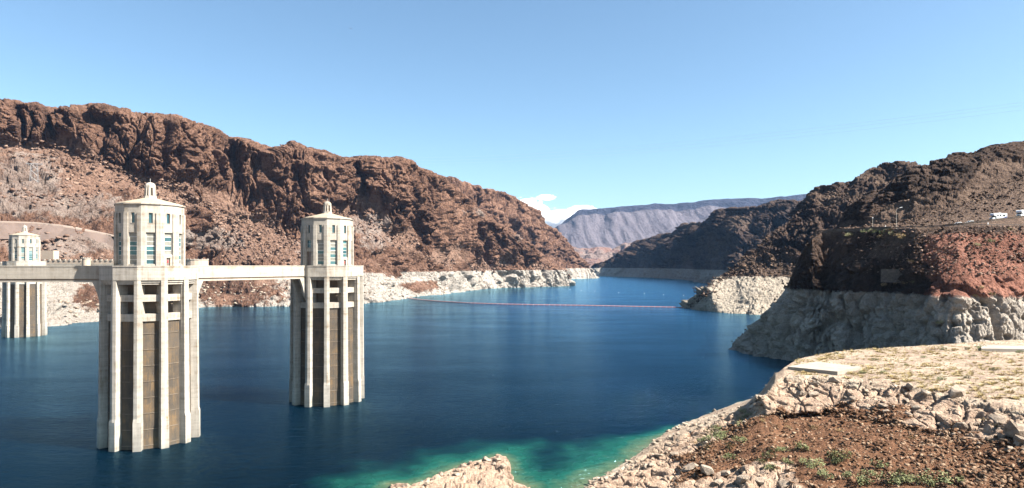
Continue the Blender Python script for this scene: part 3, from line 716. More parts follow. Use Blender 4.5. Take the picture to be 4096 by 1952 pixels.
M['inner'] = mat_concrete('darker concrete', (0.30, 0.235, 0.18), 0.9)  # darker, browner mix for tower core and bridge underside
M['roof'] = mat_concrete('tower roof', (0.40, 0.33, 0.24), 0.4)
M['slab'] = mat_concrete('slab concrete', (0.40, 0.355, 0.295), 0.6)

def mat_rack():
    m = bpy.data.materials.new('trash rack bars'); t = NT(m)
    t.bsdf.inputs['Roughness'].default_value = 0.8
    tc = t.new('ShaderNodeTexCoord').outputs['Object']
    P = t.new('ShaderNodeNewGeometry').outputs['Position']
    x = t.new('ShaderNodeSeparateXYZ'); t.l(tc, x.inputs[0])
    # object Y runs along the bay: one bar every 0.26 m
    fr = t.math('FRACT', t.math('DIVIDE', x.outputs['Y'], 0.26))
    bar = t.math('GREATER_THAN', fr, 0.42)
    rust = t.noise(t.map(P, (1, 1, 0.10)), 1.4, 5, 0.75)
    blot = t.noise(P, 0.22, 5, 0.65)
    rc = t.ramp(t.math('ADD', t.math('MULTIPLY', rust, 0.5), t.math('MULTIPLY', blot, 0.5)), [(0.36, (0.040, 0.028, 0.019)), (0.49, (0.082, 0.060, 0.037)), (0.60, (0.175, 0.105, 0.043)), (0.72, (0.19, 0.16, 0.115))])
    # mineral film, greyer towards the old waterlines (dirt bands of the lake)
    band = t.noise(t.map(P, (0.02, 0.02, 0.3)), 1.0, 3, 0.6)
    rc = t.mix(t.ramp(band, [(0.45, 0.0), (0.65, 0.6)]), rc, (0.085, 0.068, 0.050))
    c = t.mix(bar, (0.018, 0.014, 0.011), rc)
    t.l(c, t.bsdf.inputs['Base Color'])
    t.l(t.bump(bar, 0.08), t.bsdf.inputs['Normal'])
    return m
M['rack'] = mat_rack()
M['rack_beam'] = mat_plain('rack beam', (0.105, 0.080, 0.056), 0.85, var=0.4, scale=0.8)
def mat_glass(name, col, rough):
    m = bpy.data.materials.new(name); t = NT(m)
    tc = t.new('ShaderNodeNewGeometry').outputs['Position']
    f = t.noise(tc, 0.9, 3, 0.6)
    t.l(t.ramp(f, [(0.3, tuple(c * 0.7 for c in col)), (0.7, tuple(c * 1.25 for c in col))]), t.bsdf.inputs['Base Color'])
    t.bsdf.inputs['Roughness'].default_value = rough
    t.bsdf.inputs['Specular IOR Level'].default_value = 0.7
    return m
M['pane_teal'] = mat_glass('teal glass', (0.040, 0.105, 0.115), 0.08)
M['pane_dark'] = mat_glass('dark teal glass', (0.022, 0.062, 0.075), 0.05)
M['pane_grey'] = mat_glass('grey blind', (0.15, 0.145, 0.12), 0.5)
M['frame'] = mat_plain('window bar', (0.38, 0.38, 0.35), 0.6, var=0.1)
M['door'] = mat_plain('door', (0.10, 0.075, 0.062), 0.6, var=0.2)
M['red_sign'] = mat_plain('red sign', (0.38, 0.03, 0.03), 0.5)
M['void'] = mat_plain('dark interior', (0.03, 0.024, 0.02), 0.9)

def ngon(r, z=None, off=15.0, n=12):
    pts = [(r * math.cos(R(off + 360 / n * k)), r * math.sin(R(off + 360 / n * k))) for k in range(n)]
    return pts if z is None else [(x, y, z) for x, y in pts]
def face_frame(a):
    """face with outward normal at angle a: (out, along, up) to local xyz"""
    ca, sa = math.cos(R(a)), math.sin(R(a))
    return lambda o, u, z: (o * ca - u * sa, o * sa + u * ca, z)
CA = math.cos(R(15))
_mesh_cache = {}
def cached(key, make):
    if key not in _mesh_cache: _mesh_cache[key] = make()
    return _mesh_cache[key]
def bx(mat, *a):
    b = MB(); b.box(*a); return b.mesh('piece', mat)

HW = 8.75 * CA            # apothem of the gate house
ZD, ZE = 47.7, 65.5       # deck floor, eaves
WIN = (49.3, 57.9); SLIT = (60.4, 63.2)

def make_tower(label, loc, big_door, zs=1.0, xys=1.0, small_door=True):
    root = empty('intake_tower', loc)
    root.scale = (xys, xys, zs)
    tag(root, label, 'tower', 'octagonal concrete intake towers')
    root['group'] = 'concrete intake towers in the lake'
    half = HW * math.tan(R(15))       # half width of a house face
    wt = 0.62
    # --- walls of the gate house, one panel for each of the twelve faces
    for k in range(12):
        a = 30 * k
        kind = 'door' if (a == 330 and small_door) else ('gate' if (a == 240 and big_door) else 'win')
        def wall(kind=kind):
            b = MB(); w = 1.16; sl = 0.48
            o0, o1 = HW - wt, HW
            b.box(o0, o1, -half, half, SLIT[1], ZE); b.box(o0, o1, -half, -sl, SLIT[0], SLIT[1]); b.box(o0, o1, sl, half, SLIT[0], SLIT[1])
            b.box(o0, o1, -half, half, WIN[1], SLIT[0])
            b.box(o0, o1, -half, -w, ZD, WIN[1]); b.box(o0, o1, w, half, ZD, WIN[1])
            if kind == 'win': b.box(o0, o1, -w, w, ZD, WIN[0])
            elif kind == 'door': b.box(o0, o1, -w, w, 51.0, 51.9); b.box(o0, o1, -w, -0.55, ZD, 51.0); b.box(o0, o1, 0.55, w, ZD, 51.0)
            else: b.box(o0, o1, -w, w, 53.8, 55.2)
            return b.mesh('wall_panel', M['concrete'])
        link('wall_panel', cached('wall' + kind, wall), root, rz=R(a))
        # slit window
        sw = link('slit_window', cached('slit', lambda: bx(M['pane_dark'], HW - 0.45, HW - 0.40, -0.47, 0.47, SLIT[0] + .01, SLIT[1] - .01)), root, rz=R(a))
        link('sill', cached('sill', lambda: bx(M['concrete'], HW - 0.38, HW + 0.06, -0.56, 0.56, SLIT[0] - 0.16, SLIT[0] + 0.02)), sw)
        # tall window made of stacked panes
        z0, z1, npn = (WIN[0], WIN[1], 7) if kind == 'win' else ((51.9, WIN[1], 5) if kind == 'door' else (55.2, WIN[1], 2))
        wd = link('tall_window', cached('winframe%d' % npn, lambda: (lambda b: (b.box(HW - 0.5, HW - 0.36, -1.16, -1.04, z0, z1), b.box(HW - 0.5, HW - 0.36, 1.04, 1.16, z0, z1), b.mesh('tall_window', M['frame']))[-1])(MB())), root, rz=R(a))
        ph = (z1 - z0) / npn
        rr = random.Random(int(loc[0]) * 31 + k)
        for i in range(npn):
            mt = rr.choice(['pane_teal', 'pane_teal', 'pane_dark', 'pane_grey', 'pane_grey'])
            link('pane', cached('pane%s%.2f' % (mt, ph), lambda: bx(M[mt], HW - 0.48, HW - 0.44, -1.03, 1.03, 0.07, ph - 0.07)), wd, (0, 0, z0 + i * ph))
        for i in range(npn + 1):
            th = 0.16 if (npn == 7 and i == 4) else 0.075
            link('window_bar', cached('wbar%.2f' % th, lambda: bx(M['frame'], HW - 0.5, HW - 0.38, -1.03, 1.03, -th, th)), wd, (0, 0, z0 + i * ph))
        if kind == 'door':
            d = link('door', cached('sdoor', lambda: bx(M['door'], HW - 0.4, HW - 0.34, -0.54, 0.54, ZD, 50.98)), root, rz=R(a))
            link('red_sign', cached('rsign', lambda: bx(M['red_sign'], HW - 0.33, HW - 0.30, -0.22, 0.22, 49.7, 50.35)), d)
        if kind == 'gate':
            def gate():
                b = MB()
                for i in range(14): b.box(HW - 0.5, HW - 0.40 + 0.03 * (i % 2), -1.15, 1.15, ZD + i * 0.43, ZD + i * 0.43 + 0.425)
                return b.mesh('roller_door', M['door'])
            link('roller_door', cached('gate', gate), root, rz=R(a))
        # corner pilaster wraps the corner at a + 15
        def pil():
            b = MB()
            for sgn in (-1, 1):
                f = face_frame(-15 * sgn)
                e = half + 0.30 * math.tan(R(15))
                pts = [(HW - 0.05, half - 1.02), (HW + 0.28, half - 1.02), (HW + 0.28, e), (HW - 0.05, half)]
                pts = [(o, u * sgn) for o, u in pts]
                if sgn < 0: pts = pts[::-1]
                b.prism([f(o, u, ZD) for o, u in pts], [f(o, u, 63.25) for o, u in pts])
            return b.mesh('pilaster', M['concrete'])
        link('pilaster', cached('pil', pil), root, rz=R(a + 15))
    # --- roof, eaves, lantern
    b = MB(); b.prism(ngon(9.05, ZE + .002), ngon(9.05, ZE + 0.28)); link('eaves', cached('eav', lambda: b.mesh('eaves', M['concrete'])), root)
    def roofm():
        b = MB(); b.prism(ngon(8.55, ZE + 0.282), ngon(8.3, ZE + 0.62)); b.prism(ngon(8.3, ZE + 0.62), ngon(1.9, 67.75)); return b.mesh('roof', M['roof'])
    link('roof', cached('roof', roofm), root)
    ln = link('lantern', cached('lan', lambda: (lambda b: (b.prism(ngon(1.75, 67.6, 22.5, 8), ngon(1.55, 68.5, 22.5, 8)), b.prism(ngon(0.75, 68.5, 22.5, 8), ngon(0.75, 70.9, 22.5, 8)), b.mesh('lantern', M['concrete']))[-1])(MB())), root)
    def dome():
        b = MB(); pr = [(1.36, 70.75), (1.36, 71.35), (1.22, 71.75), (0.9, 72.1), (0.4, 72.28), (0.05, 72.3)]
        for (r0, z0), (r1, z1) in zip(pr[:-1], pr[1:]): b.prism(ngon(r0, z0, 22.5, 8), ngon(r1, z1, 22.5, 8))
        return b.mesh('dome', M['concrete'])
    link('dome', cached('dome', dome), ln)
    for k in range(8):
        def post():
            b = MB(); f = face_frame(0)
            b.prism([f(o, u, 68.5) for o, u in ((0.95, -0.3), (1.52, -0.3), (1.52, 0.3), (0.95, 0.3))], [f(o, u, 70.76) for o, u in ((0.95, -0.26), (1.36, -0.26), (1.36, 0.26), (0.95, 0.26))])
            return b.mesh('lantern_post', M['concrete'])
        link('lantern_post', cached('lpost', post), ln, rz=R(22.5 + 45 * k))
    link('mast', cached('mast', lambda: (lambda b: (b.tube((0, 0, 72.2), (0, 0, 73.4), 0.05), b.mesh('mast', M['frame']))[-1])(MB())), ln)
    # --- deck band and floor
    def band():
        b = MB(); b.ring(ngon(12.45), ngon(11.75), 45.0, 48.55); return b.mesh('deck_band', M['concrete'])
    db = link('deck_band', cached('band', band), root)
    link('parapet_cap', cached('cap', lambda: (lambda b: (b.ring(ngon(12.55), ngon(11.65), 48.552, 48.9), b.mesh('parapet_cap', M['concrete']))[-1])(MB())), db)
    link('deck_floor', cached('dfl', lambda: (lambda b: (b.prism(ngon(11.74, 46.9), ngon(11.74, ZD - .003)), b.mesh('deck_floor', M['concrete']))[-1])(MB())), root)
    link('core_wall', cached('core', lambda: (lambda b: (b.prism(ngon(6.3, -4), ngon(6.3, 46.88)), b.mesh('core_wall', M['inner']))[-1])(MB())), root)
    # --- twelve bays between twelve buttresses
    for k in range(12):
        a = 30 * k
        def butt():
            b = MB()
            def sec(ro, w, ri, z, chev=True):
                fr = ro - w / 2 * math.tan(R(15)) if chev else ro
                return [(ri, -w / 2, z), (fr, -w / 2, z), (ro, 0, z), (fr, w / 2, z), (ri, w / 2, z)]
            b.prism(sec(12.68, 1.86, 8.4, 8.5), sec(12.40, 1.62, 8.4, 44.998))
            b.prism(sec(12.80, 2.0, 8.4, -4, False), sec(12.74, 1.95, 8.4, 7.6, False))
            # weathered slope of the step
            b.prism(sec(12.74, 1.95, 8.4, 7.602, False), sec(12.685, 1.87, 8.4, 8.498))
            return b.mesh('buttress', M['concrete'])
        link('buttress', cached('butt', butt), root, rz=R(a + 15))
        # inner jamb steps on both sides of the bay
        for sgn in (-1, 1):
            def jamb(sgn=sgn):
                b = MB()
                for o1, u0, u1 in ((11.15, 2.08, 2.7),):
                    uu = sorted((u0 * sgn, u1 * sgn)); b.box(8.9, o1, uu[0], uu[1], -4, 44.0)
                return b.mesh('jamb', M['concrete'])
            link('jamb', cached('jamb%d' % sgn, jamb), root, rz=R(a))
        def lint():
            b = MB(); b.box(9.0, 11.7, -2.25, 2.25, 44.42, 44.996); b.box(9.0, 11.42, -2.2, 2.2, 43.86, 44.418); return b.mesh('lintel', M['concrete'])
        link('lintel', cached('lint', lint), root, rz=R(a))
        for z0, z1 in ((39.3, 41.1), (34.05, 36.0)):
            link('bay_beam', cached('bb%.1f' % z0, lambda: bx(M['concrete'], 8.9, 10.72, -2.076, 2.076, z0, z1)), root, rz=R(a))
        def rk():
            b = MB(); b.prism([(8.5, -2.074, -4), (10.62, -2.074, -4), (10.62, 2.074, -4), (8.5, 2.074, -4)], [(8.5, -2.074, 34.02), (10.32, -2.074, 34.02), (10.32, 2.074, 34.02), (8.5, 2.074, 34.02)]); return b.mesh('trash_rack', M['rack'])
        rkp = link('trash_rack', cached('rack', rk), root, rz=R(a))
        for i in range(8):
            z = 0.9 + 4.25 * i
            link('rack_beam', cached('rbeam%d' % i, lambda: bx(M['rack_beam'], 10.1, 10.74 - 0.3 * (z + 4) / 38, -2.07, 2.07, z, z + 0.16)), rkp)
    return root

T1 = (-0.5565 * 183, 183.0, 0.0); T2 = (-0.284 * 237, 237.0, 0.0); T3 = (-0.7495 * 452, 452.0, 0.0)
make_tower('nearest and largest pale concrete intake tower, bridges on both sides', T1, False)
make_tower('pale concrete intake tower at the end of the bridge, mid lake, reflected in water', T2, True, xys=1.03)
make_tower('small distant concrete intake tower behind the bridge at the left edge', T3, True, zs=1.06, small_door=False)

# ------------------------------------------------------------------ bridges
def bridge(label, a, b, w=5.2):
    a = Vector((*a, 0)); b = Vector((*b, 0)); L = (b - a).length
    rz = math.atan2(b.y - a.y, b.x - a.x)
    root = empty('access_bridge', a, rz)
    tag(root, label, 'bridge', 'concrete access bridges between the towers')
    h = w / 2
    m = MB(); m.box(0, L, -h, h, 46.0, 47.5); m.build('deck', M['bridge'], root)
    for s in (-1, 1):
        y0, y1 = (s * h - 0.45, s * h) if s > 0 else (s * h, s * h + 0.45)
        m = MB(); m.box(0, L, y0 - (0.003 if s < 0 else -0.003), y1 + (0.003 if s > 0 else -0.003), 45.25, 48.6); p = m.build('side_wall', M['bridge'], root)
        m = MB(); m.box(0, L, y0 - 0.08, y1 + 0.08, 48.602, 48.9); m.build('parapet_cap', M['bridge'], p)
        yi = s * (h - 0.30)
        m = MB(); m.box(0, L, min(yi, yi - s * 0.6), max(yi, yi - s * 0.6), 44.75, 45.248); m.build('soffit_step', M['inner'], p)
        yi = s * (h - 0.05)
        m = MB(); m.box(0, L, min(yi, yi - s * 0.9), max(yi, yi - s * 0.9), 44.35, 44.748); m.build('bottom_flange', M['bridge'], p)
    for i in range(int(L / 6) + 1):
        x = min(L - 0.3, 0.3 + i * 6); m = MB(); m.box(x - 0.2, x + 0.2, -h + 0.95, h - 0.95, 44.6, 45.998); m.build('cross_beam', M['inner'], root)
    return root
def toward(p, q, r):
    d = Vector((q[0] - p[0], q[1] - p[1])); d.normalize(); return (p[0] + d.x * r, p[1] + d.y * r)
bridge('pale concrete bridge joining the two nearest towers', toward(T1, T2, 11.9), toward(T2, T1, 12.2))
BL = (-330.0, 171.0)
bridge('pale concrete bridge running from the nearest tower out of the left edge', toward(T1, BL, 11.9), BL)
# corbels under the bridge ends
def corbel(T, q, label, near):
    d = Vector((q[0] - T[0], q[1] - T[1])); rz = math.atan2(d.y, d.x)
    root = empty('bridge_bracket', T, rz); tag(root, label, 'bracket', 'bridge brackets on the towers')
    for y in (-2.05, 2.05):
        m = MB(); pr = [(10.5, 36), (12.3, 38.2), (13.2, 41.6), (14.3, 44.34), (10.5, 44.34)]
        m.prism([(x, y - 0.5, z) for x, z in pr], [(x, y + 0.5, z) for x, z in pr]); m.build('bracket_rib', M['concrete'], root)
corbel(T1, T2, 'flared concrete brackets under the bridge, right side of the nearest tower', 1)
corbel(T1, BL, 'flared concrete brackets under the bridge, left side of the nearest tower', 1)
corbel(T2, T1, 'slanting concrete brackets under the bridge end at the mid lake tower', 1)

# ------------------------------------------------------------------ dam crest wall glimpsed behind the towers
M['cream'] = mat_concrete('cream wall', (0.50, 0.40, 0.31), 0.3)
def crest_wall(label, x0, x1, d, ytop, ybot, step):
    a = W(x0, ytop, d); root = empty('crest_wall', (a.x, d, 0)); tag(root, label, 'wall', 'walls along the dam crest')
    L = W(x1, ytop, d).x - a.x; z1 = hh(ytop + 5, d); z0 = hh(ybot + 30, d)
    m = MB(); m.box(0, L, 0, 3, z0, z1); m.build('wall_body', M['cream'], root)
    m = MB(); m.box(0, L, -0.3, 0, z0, hh(ybot - 2, d)); m.build('footing', M['bridge'], root)
    n = int(L / step)
    me = None
    for i in range(n + 1):
        if me is None:
            b = MB(); b.box(-0.65, 0.65, -0.35, 0.9, z1 - 0.6, hh(ytop + 1, d)); me = b.mesh('crenel', M['slab'])
        link('crenel', me, root, (0.7 + i * (L - 1.4) / max(1, n), 0, 0))
    return root
crest_wall('long cream crest wall with small crenels behind the bridge', 172, 470, 500, 1036, 1056, 4.0)
crest_wall('low cream crest wall at the left edge beneath the small tower', -420, 172, 505, 1046, 1060, 4.0)
def round_bastion(label, x, d, wpx, y0, y1):
    p = W(x, y1, d); o = empty('round_bastion', (p.x, d, 0)); tag(o, label, 'bastion')
    r = wpx / 2 / F * d; z1 = hh(y0, d); z0 = hh(y1, d) - 12
    m = MB(); m.prism(ngon(r, z0, 0, 20), ngon(r, z1 - 0.9, 0, 20)); m.build('drum', M['cream'], o)
    m = MB(); m.ring(ngon(r + 0.25, None, 0, 20), ngon(r - 0.5, None, 0, 20), z1 - 0.9, z1 - 0.3); m.build('coping', M['slab'], o)
    me = None
    for k in range(10):
        if me is None:
            b = MB(); b.box(r - 0.5, r + 0.2, -0.4, 0.4, z1 - 0.3, z1 + 0.3); me = b.mesh('crenel', M['slab'])
        link('crenel', me, o, rz=R(36 * k))
    return o
round_bastion('round cream bastion just right of the nearest tower', 785, 520, 90, 1036, 1056)
round_bastion('small round grey turret in the crest wall behind the bridge', 345, 494, 30, 1031, 1056)
g = MB(); g.box(0, 9, 0, 6, 0, 6.5); o = g.build('service_hut', M['cream'], None, W(165, 1037, 480)); tag(o, 'small pale service hut beside the distant tower', 'hut')

# ------------------------------------------------------------------ haze over the canyon
hz = MB(); hz.box(-14500, 14500, -3500, 13500, -17, 1180)
m = bpy.data.materials.new('canyon haze'); m.use_nodes = True
nt = m.node_tree
for n in list(nt.nodes): nt.nodes.remove(n)
ho = nt.nodes.new('ShaderNodeOutputMaterial'); hv = nt.nodes.new('ShaderNodeVolumePrincipled')
hv.inputs['Color'].default_value = (0.30, 0.56, 1.0, 1); hv.inputs['Density'].default_value = 0.000013
nt.links.new(hv.outputs[0], ho.inputs['Volume'])
o = hz.build('haze', m); tag(o, 'faint blue haze filling the canyon air', 'haze', kind='stuff')

# ------------------------------------------------------------------ loose rock
def rock_mesh(name, seed, mat, n=16, flat=0.7, sub=1):
    r = random.Random(seed); bm = bmesh.new()
    for _ in range(n):
        v = Vector((r.gauss(0, 1), r.gauss(0, 1), r.gauss(0, 1))).normalized() * r.uniform(0.75, 1.0)
        v.z *= flat; v.x *= r.uniform(0.9, 1.25); bm.verts.new(v)
    h = bmesh.ops.convex_hull(bm, input=bm.verts)
    bmesh.ops.delete(bm, geom=[g for g in h['geom_interior'] if isinstance(g, bmesh.types.BMVert)], context='VERTS')
    if sub:
        bmesh.ops.subdivide_edges(bm, edges=bm.edges, cuts=1, use_grid_fill=True)
        for v in bm.verts: v.co *= r.uniform(0.93, 1.04)
    bmesh.ops.recalc_face_normals(bm, faces=bm.faces)
    me = bpy.data.meshes.new(name); bm.to_mesh(me); bm.free(); me.materials.append(mat)
    return me
def mat_stone(name, cols, scale=1.2):
    cols = [tuple(q * 0.68 for q in c) for c in cols]
    m = bpy.data.materials.new(name); t = NT(m)
    t.bsdf.inputs['Roughness'].default_value = 0.95; t.bsdf.inputs['Specular IOR Level'].default_value = 0.15
    P = t.new('ShaderNodeNewGeometry').outputs['Position']
    f = t.noise(P, scale, 5, 0.7); g2 = t.noise(P, scale * 0.15, 2, 0.5)
    rnd = t.new('ShaderNodeNewGeometry').outputs['Random Per Island']
    k = t.math('ADD', t.math('MULTIPLY', f, 0.55), t.math('MULTIPLY', g2, 0.2)); k = t.math('ADD', k, t.math('MULTIPLY', rnd, 0.25))
    t.l(t.ramp(k, [(0.34, cols[0]), (0.5, cols[1]), (0.66, cols[2])]), t.bsdf.inputs['Base Color'])
    t.l(t.bump(f, 0.5 / scale), t.bsdf.inputs['Normal'])
    return m
M['talus_stone'] = mat_stone('talus stone', ((0.06, 0.036, 0.026), (0.165, 0.10, 0.072), (0.33, 0.225, 0.17)), 0.5)
M['dark_stone'] = mat_stone('dark stone', ((0.035, 0.022, 0.016), (0.10, 0.062, 0.043), (0.22, 0.15, 0.105)), 0.6)
M['pale_stone'] = mat_stone('pale stone', ((0.17, 0.125, 0.09), (0.34, 0.27, 0.205), (0.47, 0.39, 0.31)), 0.9)
M['soil_stone'] = mat_stone('soil stone', ((0.045, 0.023, 0.013), (0.16, 0.085, 0.046), (0.38, 0.27, 0.18)), 1.5)

def rubble(name, T, sel, count, smin, smax, mat, seed, label, power=3.0, sink=0.25):
    rg = np.random.default_rng(seed)
    idx = np.nonzero(sel)[0]
    idx = idx[rg.integers(0, len(idx), count)]
    base = []
    for k in range(6):
        me = rock_mesh('tmp', seed * 10 + k, mat, 10, 0.75, 0)
        v = np.array([q.co[:] for q in me.vertices]); f = np.array([p.vertices[:] for p in me.polygons if len(p.vertices) == 3]); base.append((v, f)); bpy.data.meshes.remove(me)
    V, Fc, off = [], [], 0
    for j, i in enumerate(idx):
        v, f = base[j % 6]
        sc = smin + (smax - smin) * rg.random() ** power
        a = rg.random() * 6.28; c, s_ = math.cos(a), math.sin(a)
        sq = 0.7 + 0.6 * rg.random(3)
        w = v * sq * sc * 0.5
        w = np.stack([w[:, 0] * c - w[:, 1] * s_, w[:, 0] * s_ + w[:, 1] * c, w[:, 2]], -1)
        w = w + T.P[i] + np.array((rg.normal() * sc, rg.normal() * sc * 0.3, -sc * (sink - 0.2) * 0.5))
        V.append(w); Fc.append(f + off); off += len(v)
    V = np.concatenate(V); Fc = np.concatenate(Fc)
    me = bpy.data.meshes.new(name)
    me.vertices.add(len(V)); me.vertices.foreach_set('co', V.astype(np.float32).ravel())
    me.loops.add(Fc.size); me.loops.foreach_set('vertex_index', Fc.astype(np.int32).ravel())
    me.polygons.add(len(Fc)); me.polygons.foreach_set('loop_start', np.arange(0, Fc.size, 3, dtype=np.int32)); me.polygons.foreach_set('loop_total', np.full(len(Fc), 3, dtype=np.int32))
    me.update(calc_edges=True); me.materials.append(mat)
    o = link(name, me); tag(o, label, 'rubble', kind='stuff'); return o
def attr_of(T, name):
    a = np.empty(len(T.P), dtype=np.float32); T.o.data.attributes[name].data.foreach_get('value', a); return a
inview = lambda T: (T.px > -150) & (T.px < 4250) & (T.py < 2100)
cl = attr_of(T_left, 'cliff')
rubble('talus_rubble', T_left, inview(T_left) & (T_left.v > 1.9) & (T_left.v < 3.15) & (cl < 0.5), 9000, 1.2, 7.5, M['talus_stone'], 5, 'loose brown stones strewn over the slope below the cliff')
rubble('waterline_rubble', T_left, inview(T_left) & (T_left.v > 0.98) & (T_left.v < 1.6), 1600, 1.2, 6.0, M['pale_stone'], 6, 'pale broken rock along the far waterline')
cl = attr_of(T_r3, 'cliff')
rubble('ridge_rubble', T_r3, inview(T_r3) & (T_r3.v > 2.9) & (T_r3.v < 5.0) & (cl < 0.6), 4500, 0.8, 4.5, M['dark_stone'], 7, 'dark loose stones on the ridge slope')
rubble('ring_rubble', T_r3, inview(T_r3) & (T_r3.v > 1.0) & (T_r3.v < 3.0), 700, 0.6, 3.2, M['pale_stone'], 8, 'pale broken rock on the washed headland')
rubble('hillside_rubble', T_r4, inview(T_r4) & (T_r4.v > 6.1) & (T_r4.v < 7.1), 5000, 0.4, 2.4, M['dark_stone'], 9, 'dark loose stones on the sunlit slope above the road')
rubble('bank_rubble', T_r4, inview(T_r4) & (T_r4.v > 2.25) & (T_r4.v < 3.05) & (T_r4.px > 3430), 3500, 0.4, 2.0, M['talus_stone'], 10, 'reddish loose stones below the road')
x = T_shore.px; csh = attr_of(T_shore, 'cliff')
rubble('slope_gravel', T_shore, inview(T_shore) & (T_shore.v > 0.6) & (T_shore.v < 2.6) & (csh < 0.5), 15000, 0.12, 1.3, M['soil_stone'], 11, 'brown stones scattered over the bare near slope')
rubble('terrace_gravel', T_shore, inview(T_shore) & (T_shore.v > 3.1) & (T_shore.v < 5), 1600, 0.12, 0.6, M['pale_stone'], 12, 'small pale stones on the flat terrace')
rubble('rim_rubble', T_shore, inview(T_shore) & (T_shore.v > 2.1) & (T_shore.v < 3.3), 1500, 0.25, 1.2, M['pale_stone'], 13, 'pale broken rock in the rim below the terrace')

boulder_me = [rock_mesh('boulder', 60 + k, M['pale_stone'], 18, 0.72, 1) for k in range(7)]
def boulder(x, y, size, label, group, T=None, z=None):
    h = pick(T or T_shore, x, y)
    if h is None: return
    o = link('boulder', random.choice(boulder_me), None, h[0] + Vector((0, 0, size * 0.12)), random.uniform(0, 6.28))
    o.rotation_euler = (random.uniform(-.3, .3), random.uniform(-.3, .3), random.uniform(0, 6.28))
    o.scale = (size * random.uniform(.42, .62), size * random.uniform(.36, .5), size * random.uniform(.36, .5))
    szw = 'small ' if size < 1.15 else ('medium ' if size < 2.05 else 'large ')
    if not label.startswith(('large', 'big', 'rounded', 'largest', 'broad', 'lone', 'square')): label = szw + label
    tag(o, label, 'boulder', group)
random.seed(21)
def along(pts, n, jx, jy):
    out = []
    L = [math.dist(a, b) for a, b in zip(pts[:-1], pts[1:])]; tot = sum(L)
    for i in range(n):
        q = random.random() * tot; k = 0
        while q > L[k]: q -= L[k]; k += 1
        t = q / L[k]; a, b = pts[k], pts[k + 1]
        out.append((a[0] + (b[0] - a[0]) * t + random.uniform(-jx, jx), a[1] + (b[1] - a[1]) * t + random.uniform(-jy, jy)))
    return out
for x, y in along([(3040, 1600), (3110, 1540), (3345, 1560), (3500, 1590), (3650, 1640), (3833, 1690), (4090, 1770)], 30, 20, 42):
    boulder(x, y, random.choice((1.2, 1.6, 2.0, 2.6, 3.4)), 'pale boulder in the rock rim ' + ('at the foot of the concrete slab' if x < 3300 else 'below the left half of the terrace' if x < 3550 else 'below the perched boulder' if x < 3850 else 'near the right edge of the picture'), 'rim boulders below the terrace')
for x, y in along([(2600, 1772), (2690, 1722), (2760, 1692), (2840, 1668), (2960, 1622), (3060, 1590)], 60, 22, 16):
    boulder(x, y + 10, random.choice((0.8, 1.1, 1.5, 2.0)), 'pale boulder in the waterline heap ' + ('by the green shallows' if x < 2720 else 'halfway along the near shore' if x < 2900 else 'below the concrete slab'), 'boulders along the near waterline')
for x, y in along([(2370, 1925), (2450, 1905), (2540, 1860), (2620, 1850)], 36, 20, 22):
    boulder(x, y, random.choice((0.8, 1.1, 1.6)), 'pale boulder on the low point ' + ('at its tip by the bottom edge' if x < 2450 else 'where it meets the brown slope'), 'boulders on the low point')
for x, y, sz in ((2760, 1880, 3.6), (2830, 1890, 3.8), (2900, 1905, 3.6), (2965, 1925, 3.4), (3040, 1935, 3.2), (2700, 1825, 3.2), (2640, 1830, 3.0), (3130, 1945, 3.0), (2870, 1940, 2.6)):
    boulder(x, y, sz, 'large blocky boulder in the lower slope row, ' + ('left part' if x < 2800 else 'middle' if x < 2950 else 'right part'), 'blocky boulders on the lower slope')
for x, y, sz, lb in ((3830, 1585, 5.2, 'big pale boulder perched on the terrace edge'), (3700, 1575, 3.0, 'rounded boulder left of the big perched boulder'), (4070, 1740, 6.5, 'largest rounded boulder at the right edge of the picture'), (3990, 1690, 4.2, 'broad pale boulder below the terrace near the right edge'), (2985, 1345, 4.0, None), (3640, 1545, 2.4, 'lone pale boulder on the terrace rim above the brown slope'), (2850, 1640, 2.6, 'square reddish boulder on the shore below the slab')):
    if lb: boulder(x, y, sz, lb, 'large boulders by the terrace')
for x, y in along([(1600, 1930), (1700, 1925), (1780, 1885), (1860, 1862), (1990, 1835), (2020, 1870)], 34, 20, 16):
    boulder(x, y + 8, random.choice((0.7, 1.0, 1.4, 1.9)), 'white boulder on the small rock spit, ' + ('towards its left end' if x < 1760 else 'on its crest' if x < 1930 else 'at its pointed right end'), 'boulders on the rock spit', T_spit)
p = W(2985, 1340, dd(1352, 0.0)); o = link('rock_islet', boulder_me[2], None, (p.x, p.y, 0.4)); o.scale = (6.5, 4.0, 2.6); tag(o, 'small tan rock islet off the foot of the shaded cliff', 'rock')

# ------------------------------------------------------------------ desert plants
def mat_leaf(name, a, b):
    a = tuple(q * 0.75 for q in a); b = tuple(q * 0.75 for q in b)
    m = bpy.data.materials.new(name); t = NT(m); t.bsdf.inputs['Roughness'].default_value = 0.8
    rnd = t.new('ShaderNodeNewGeometry').outputs['Random Per Island']
    t.l(t.ramp(rnd, [(0.0, a), (1.0, b)]), t.bsdf.inputs['Base Color']); return m
M['dry'] = mat_leaf('dry grass', (0.24, 0.17, 0.055), (0.50, 0.39, 0.16))
M['green'] = mat_leaf('green leaf', (0.06, 0.078, 0.02), (0.18, 0.185, 0.06))
M['sage'] = mat_leaf('pale shrub leaf', (0.17, 0.17, 0.07), (0.33, 0.30, 0.14))
M['ochre'] = mat_leaf('ochre shrub leaf', (0.21, 0.13, 0.045), (0.36, 0.24, 0.09))
M['twig'] = mat_plain('twig', (0.12, 0.085, 0.055), 0.9, var=0.2)
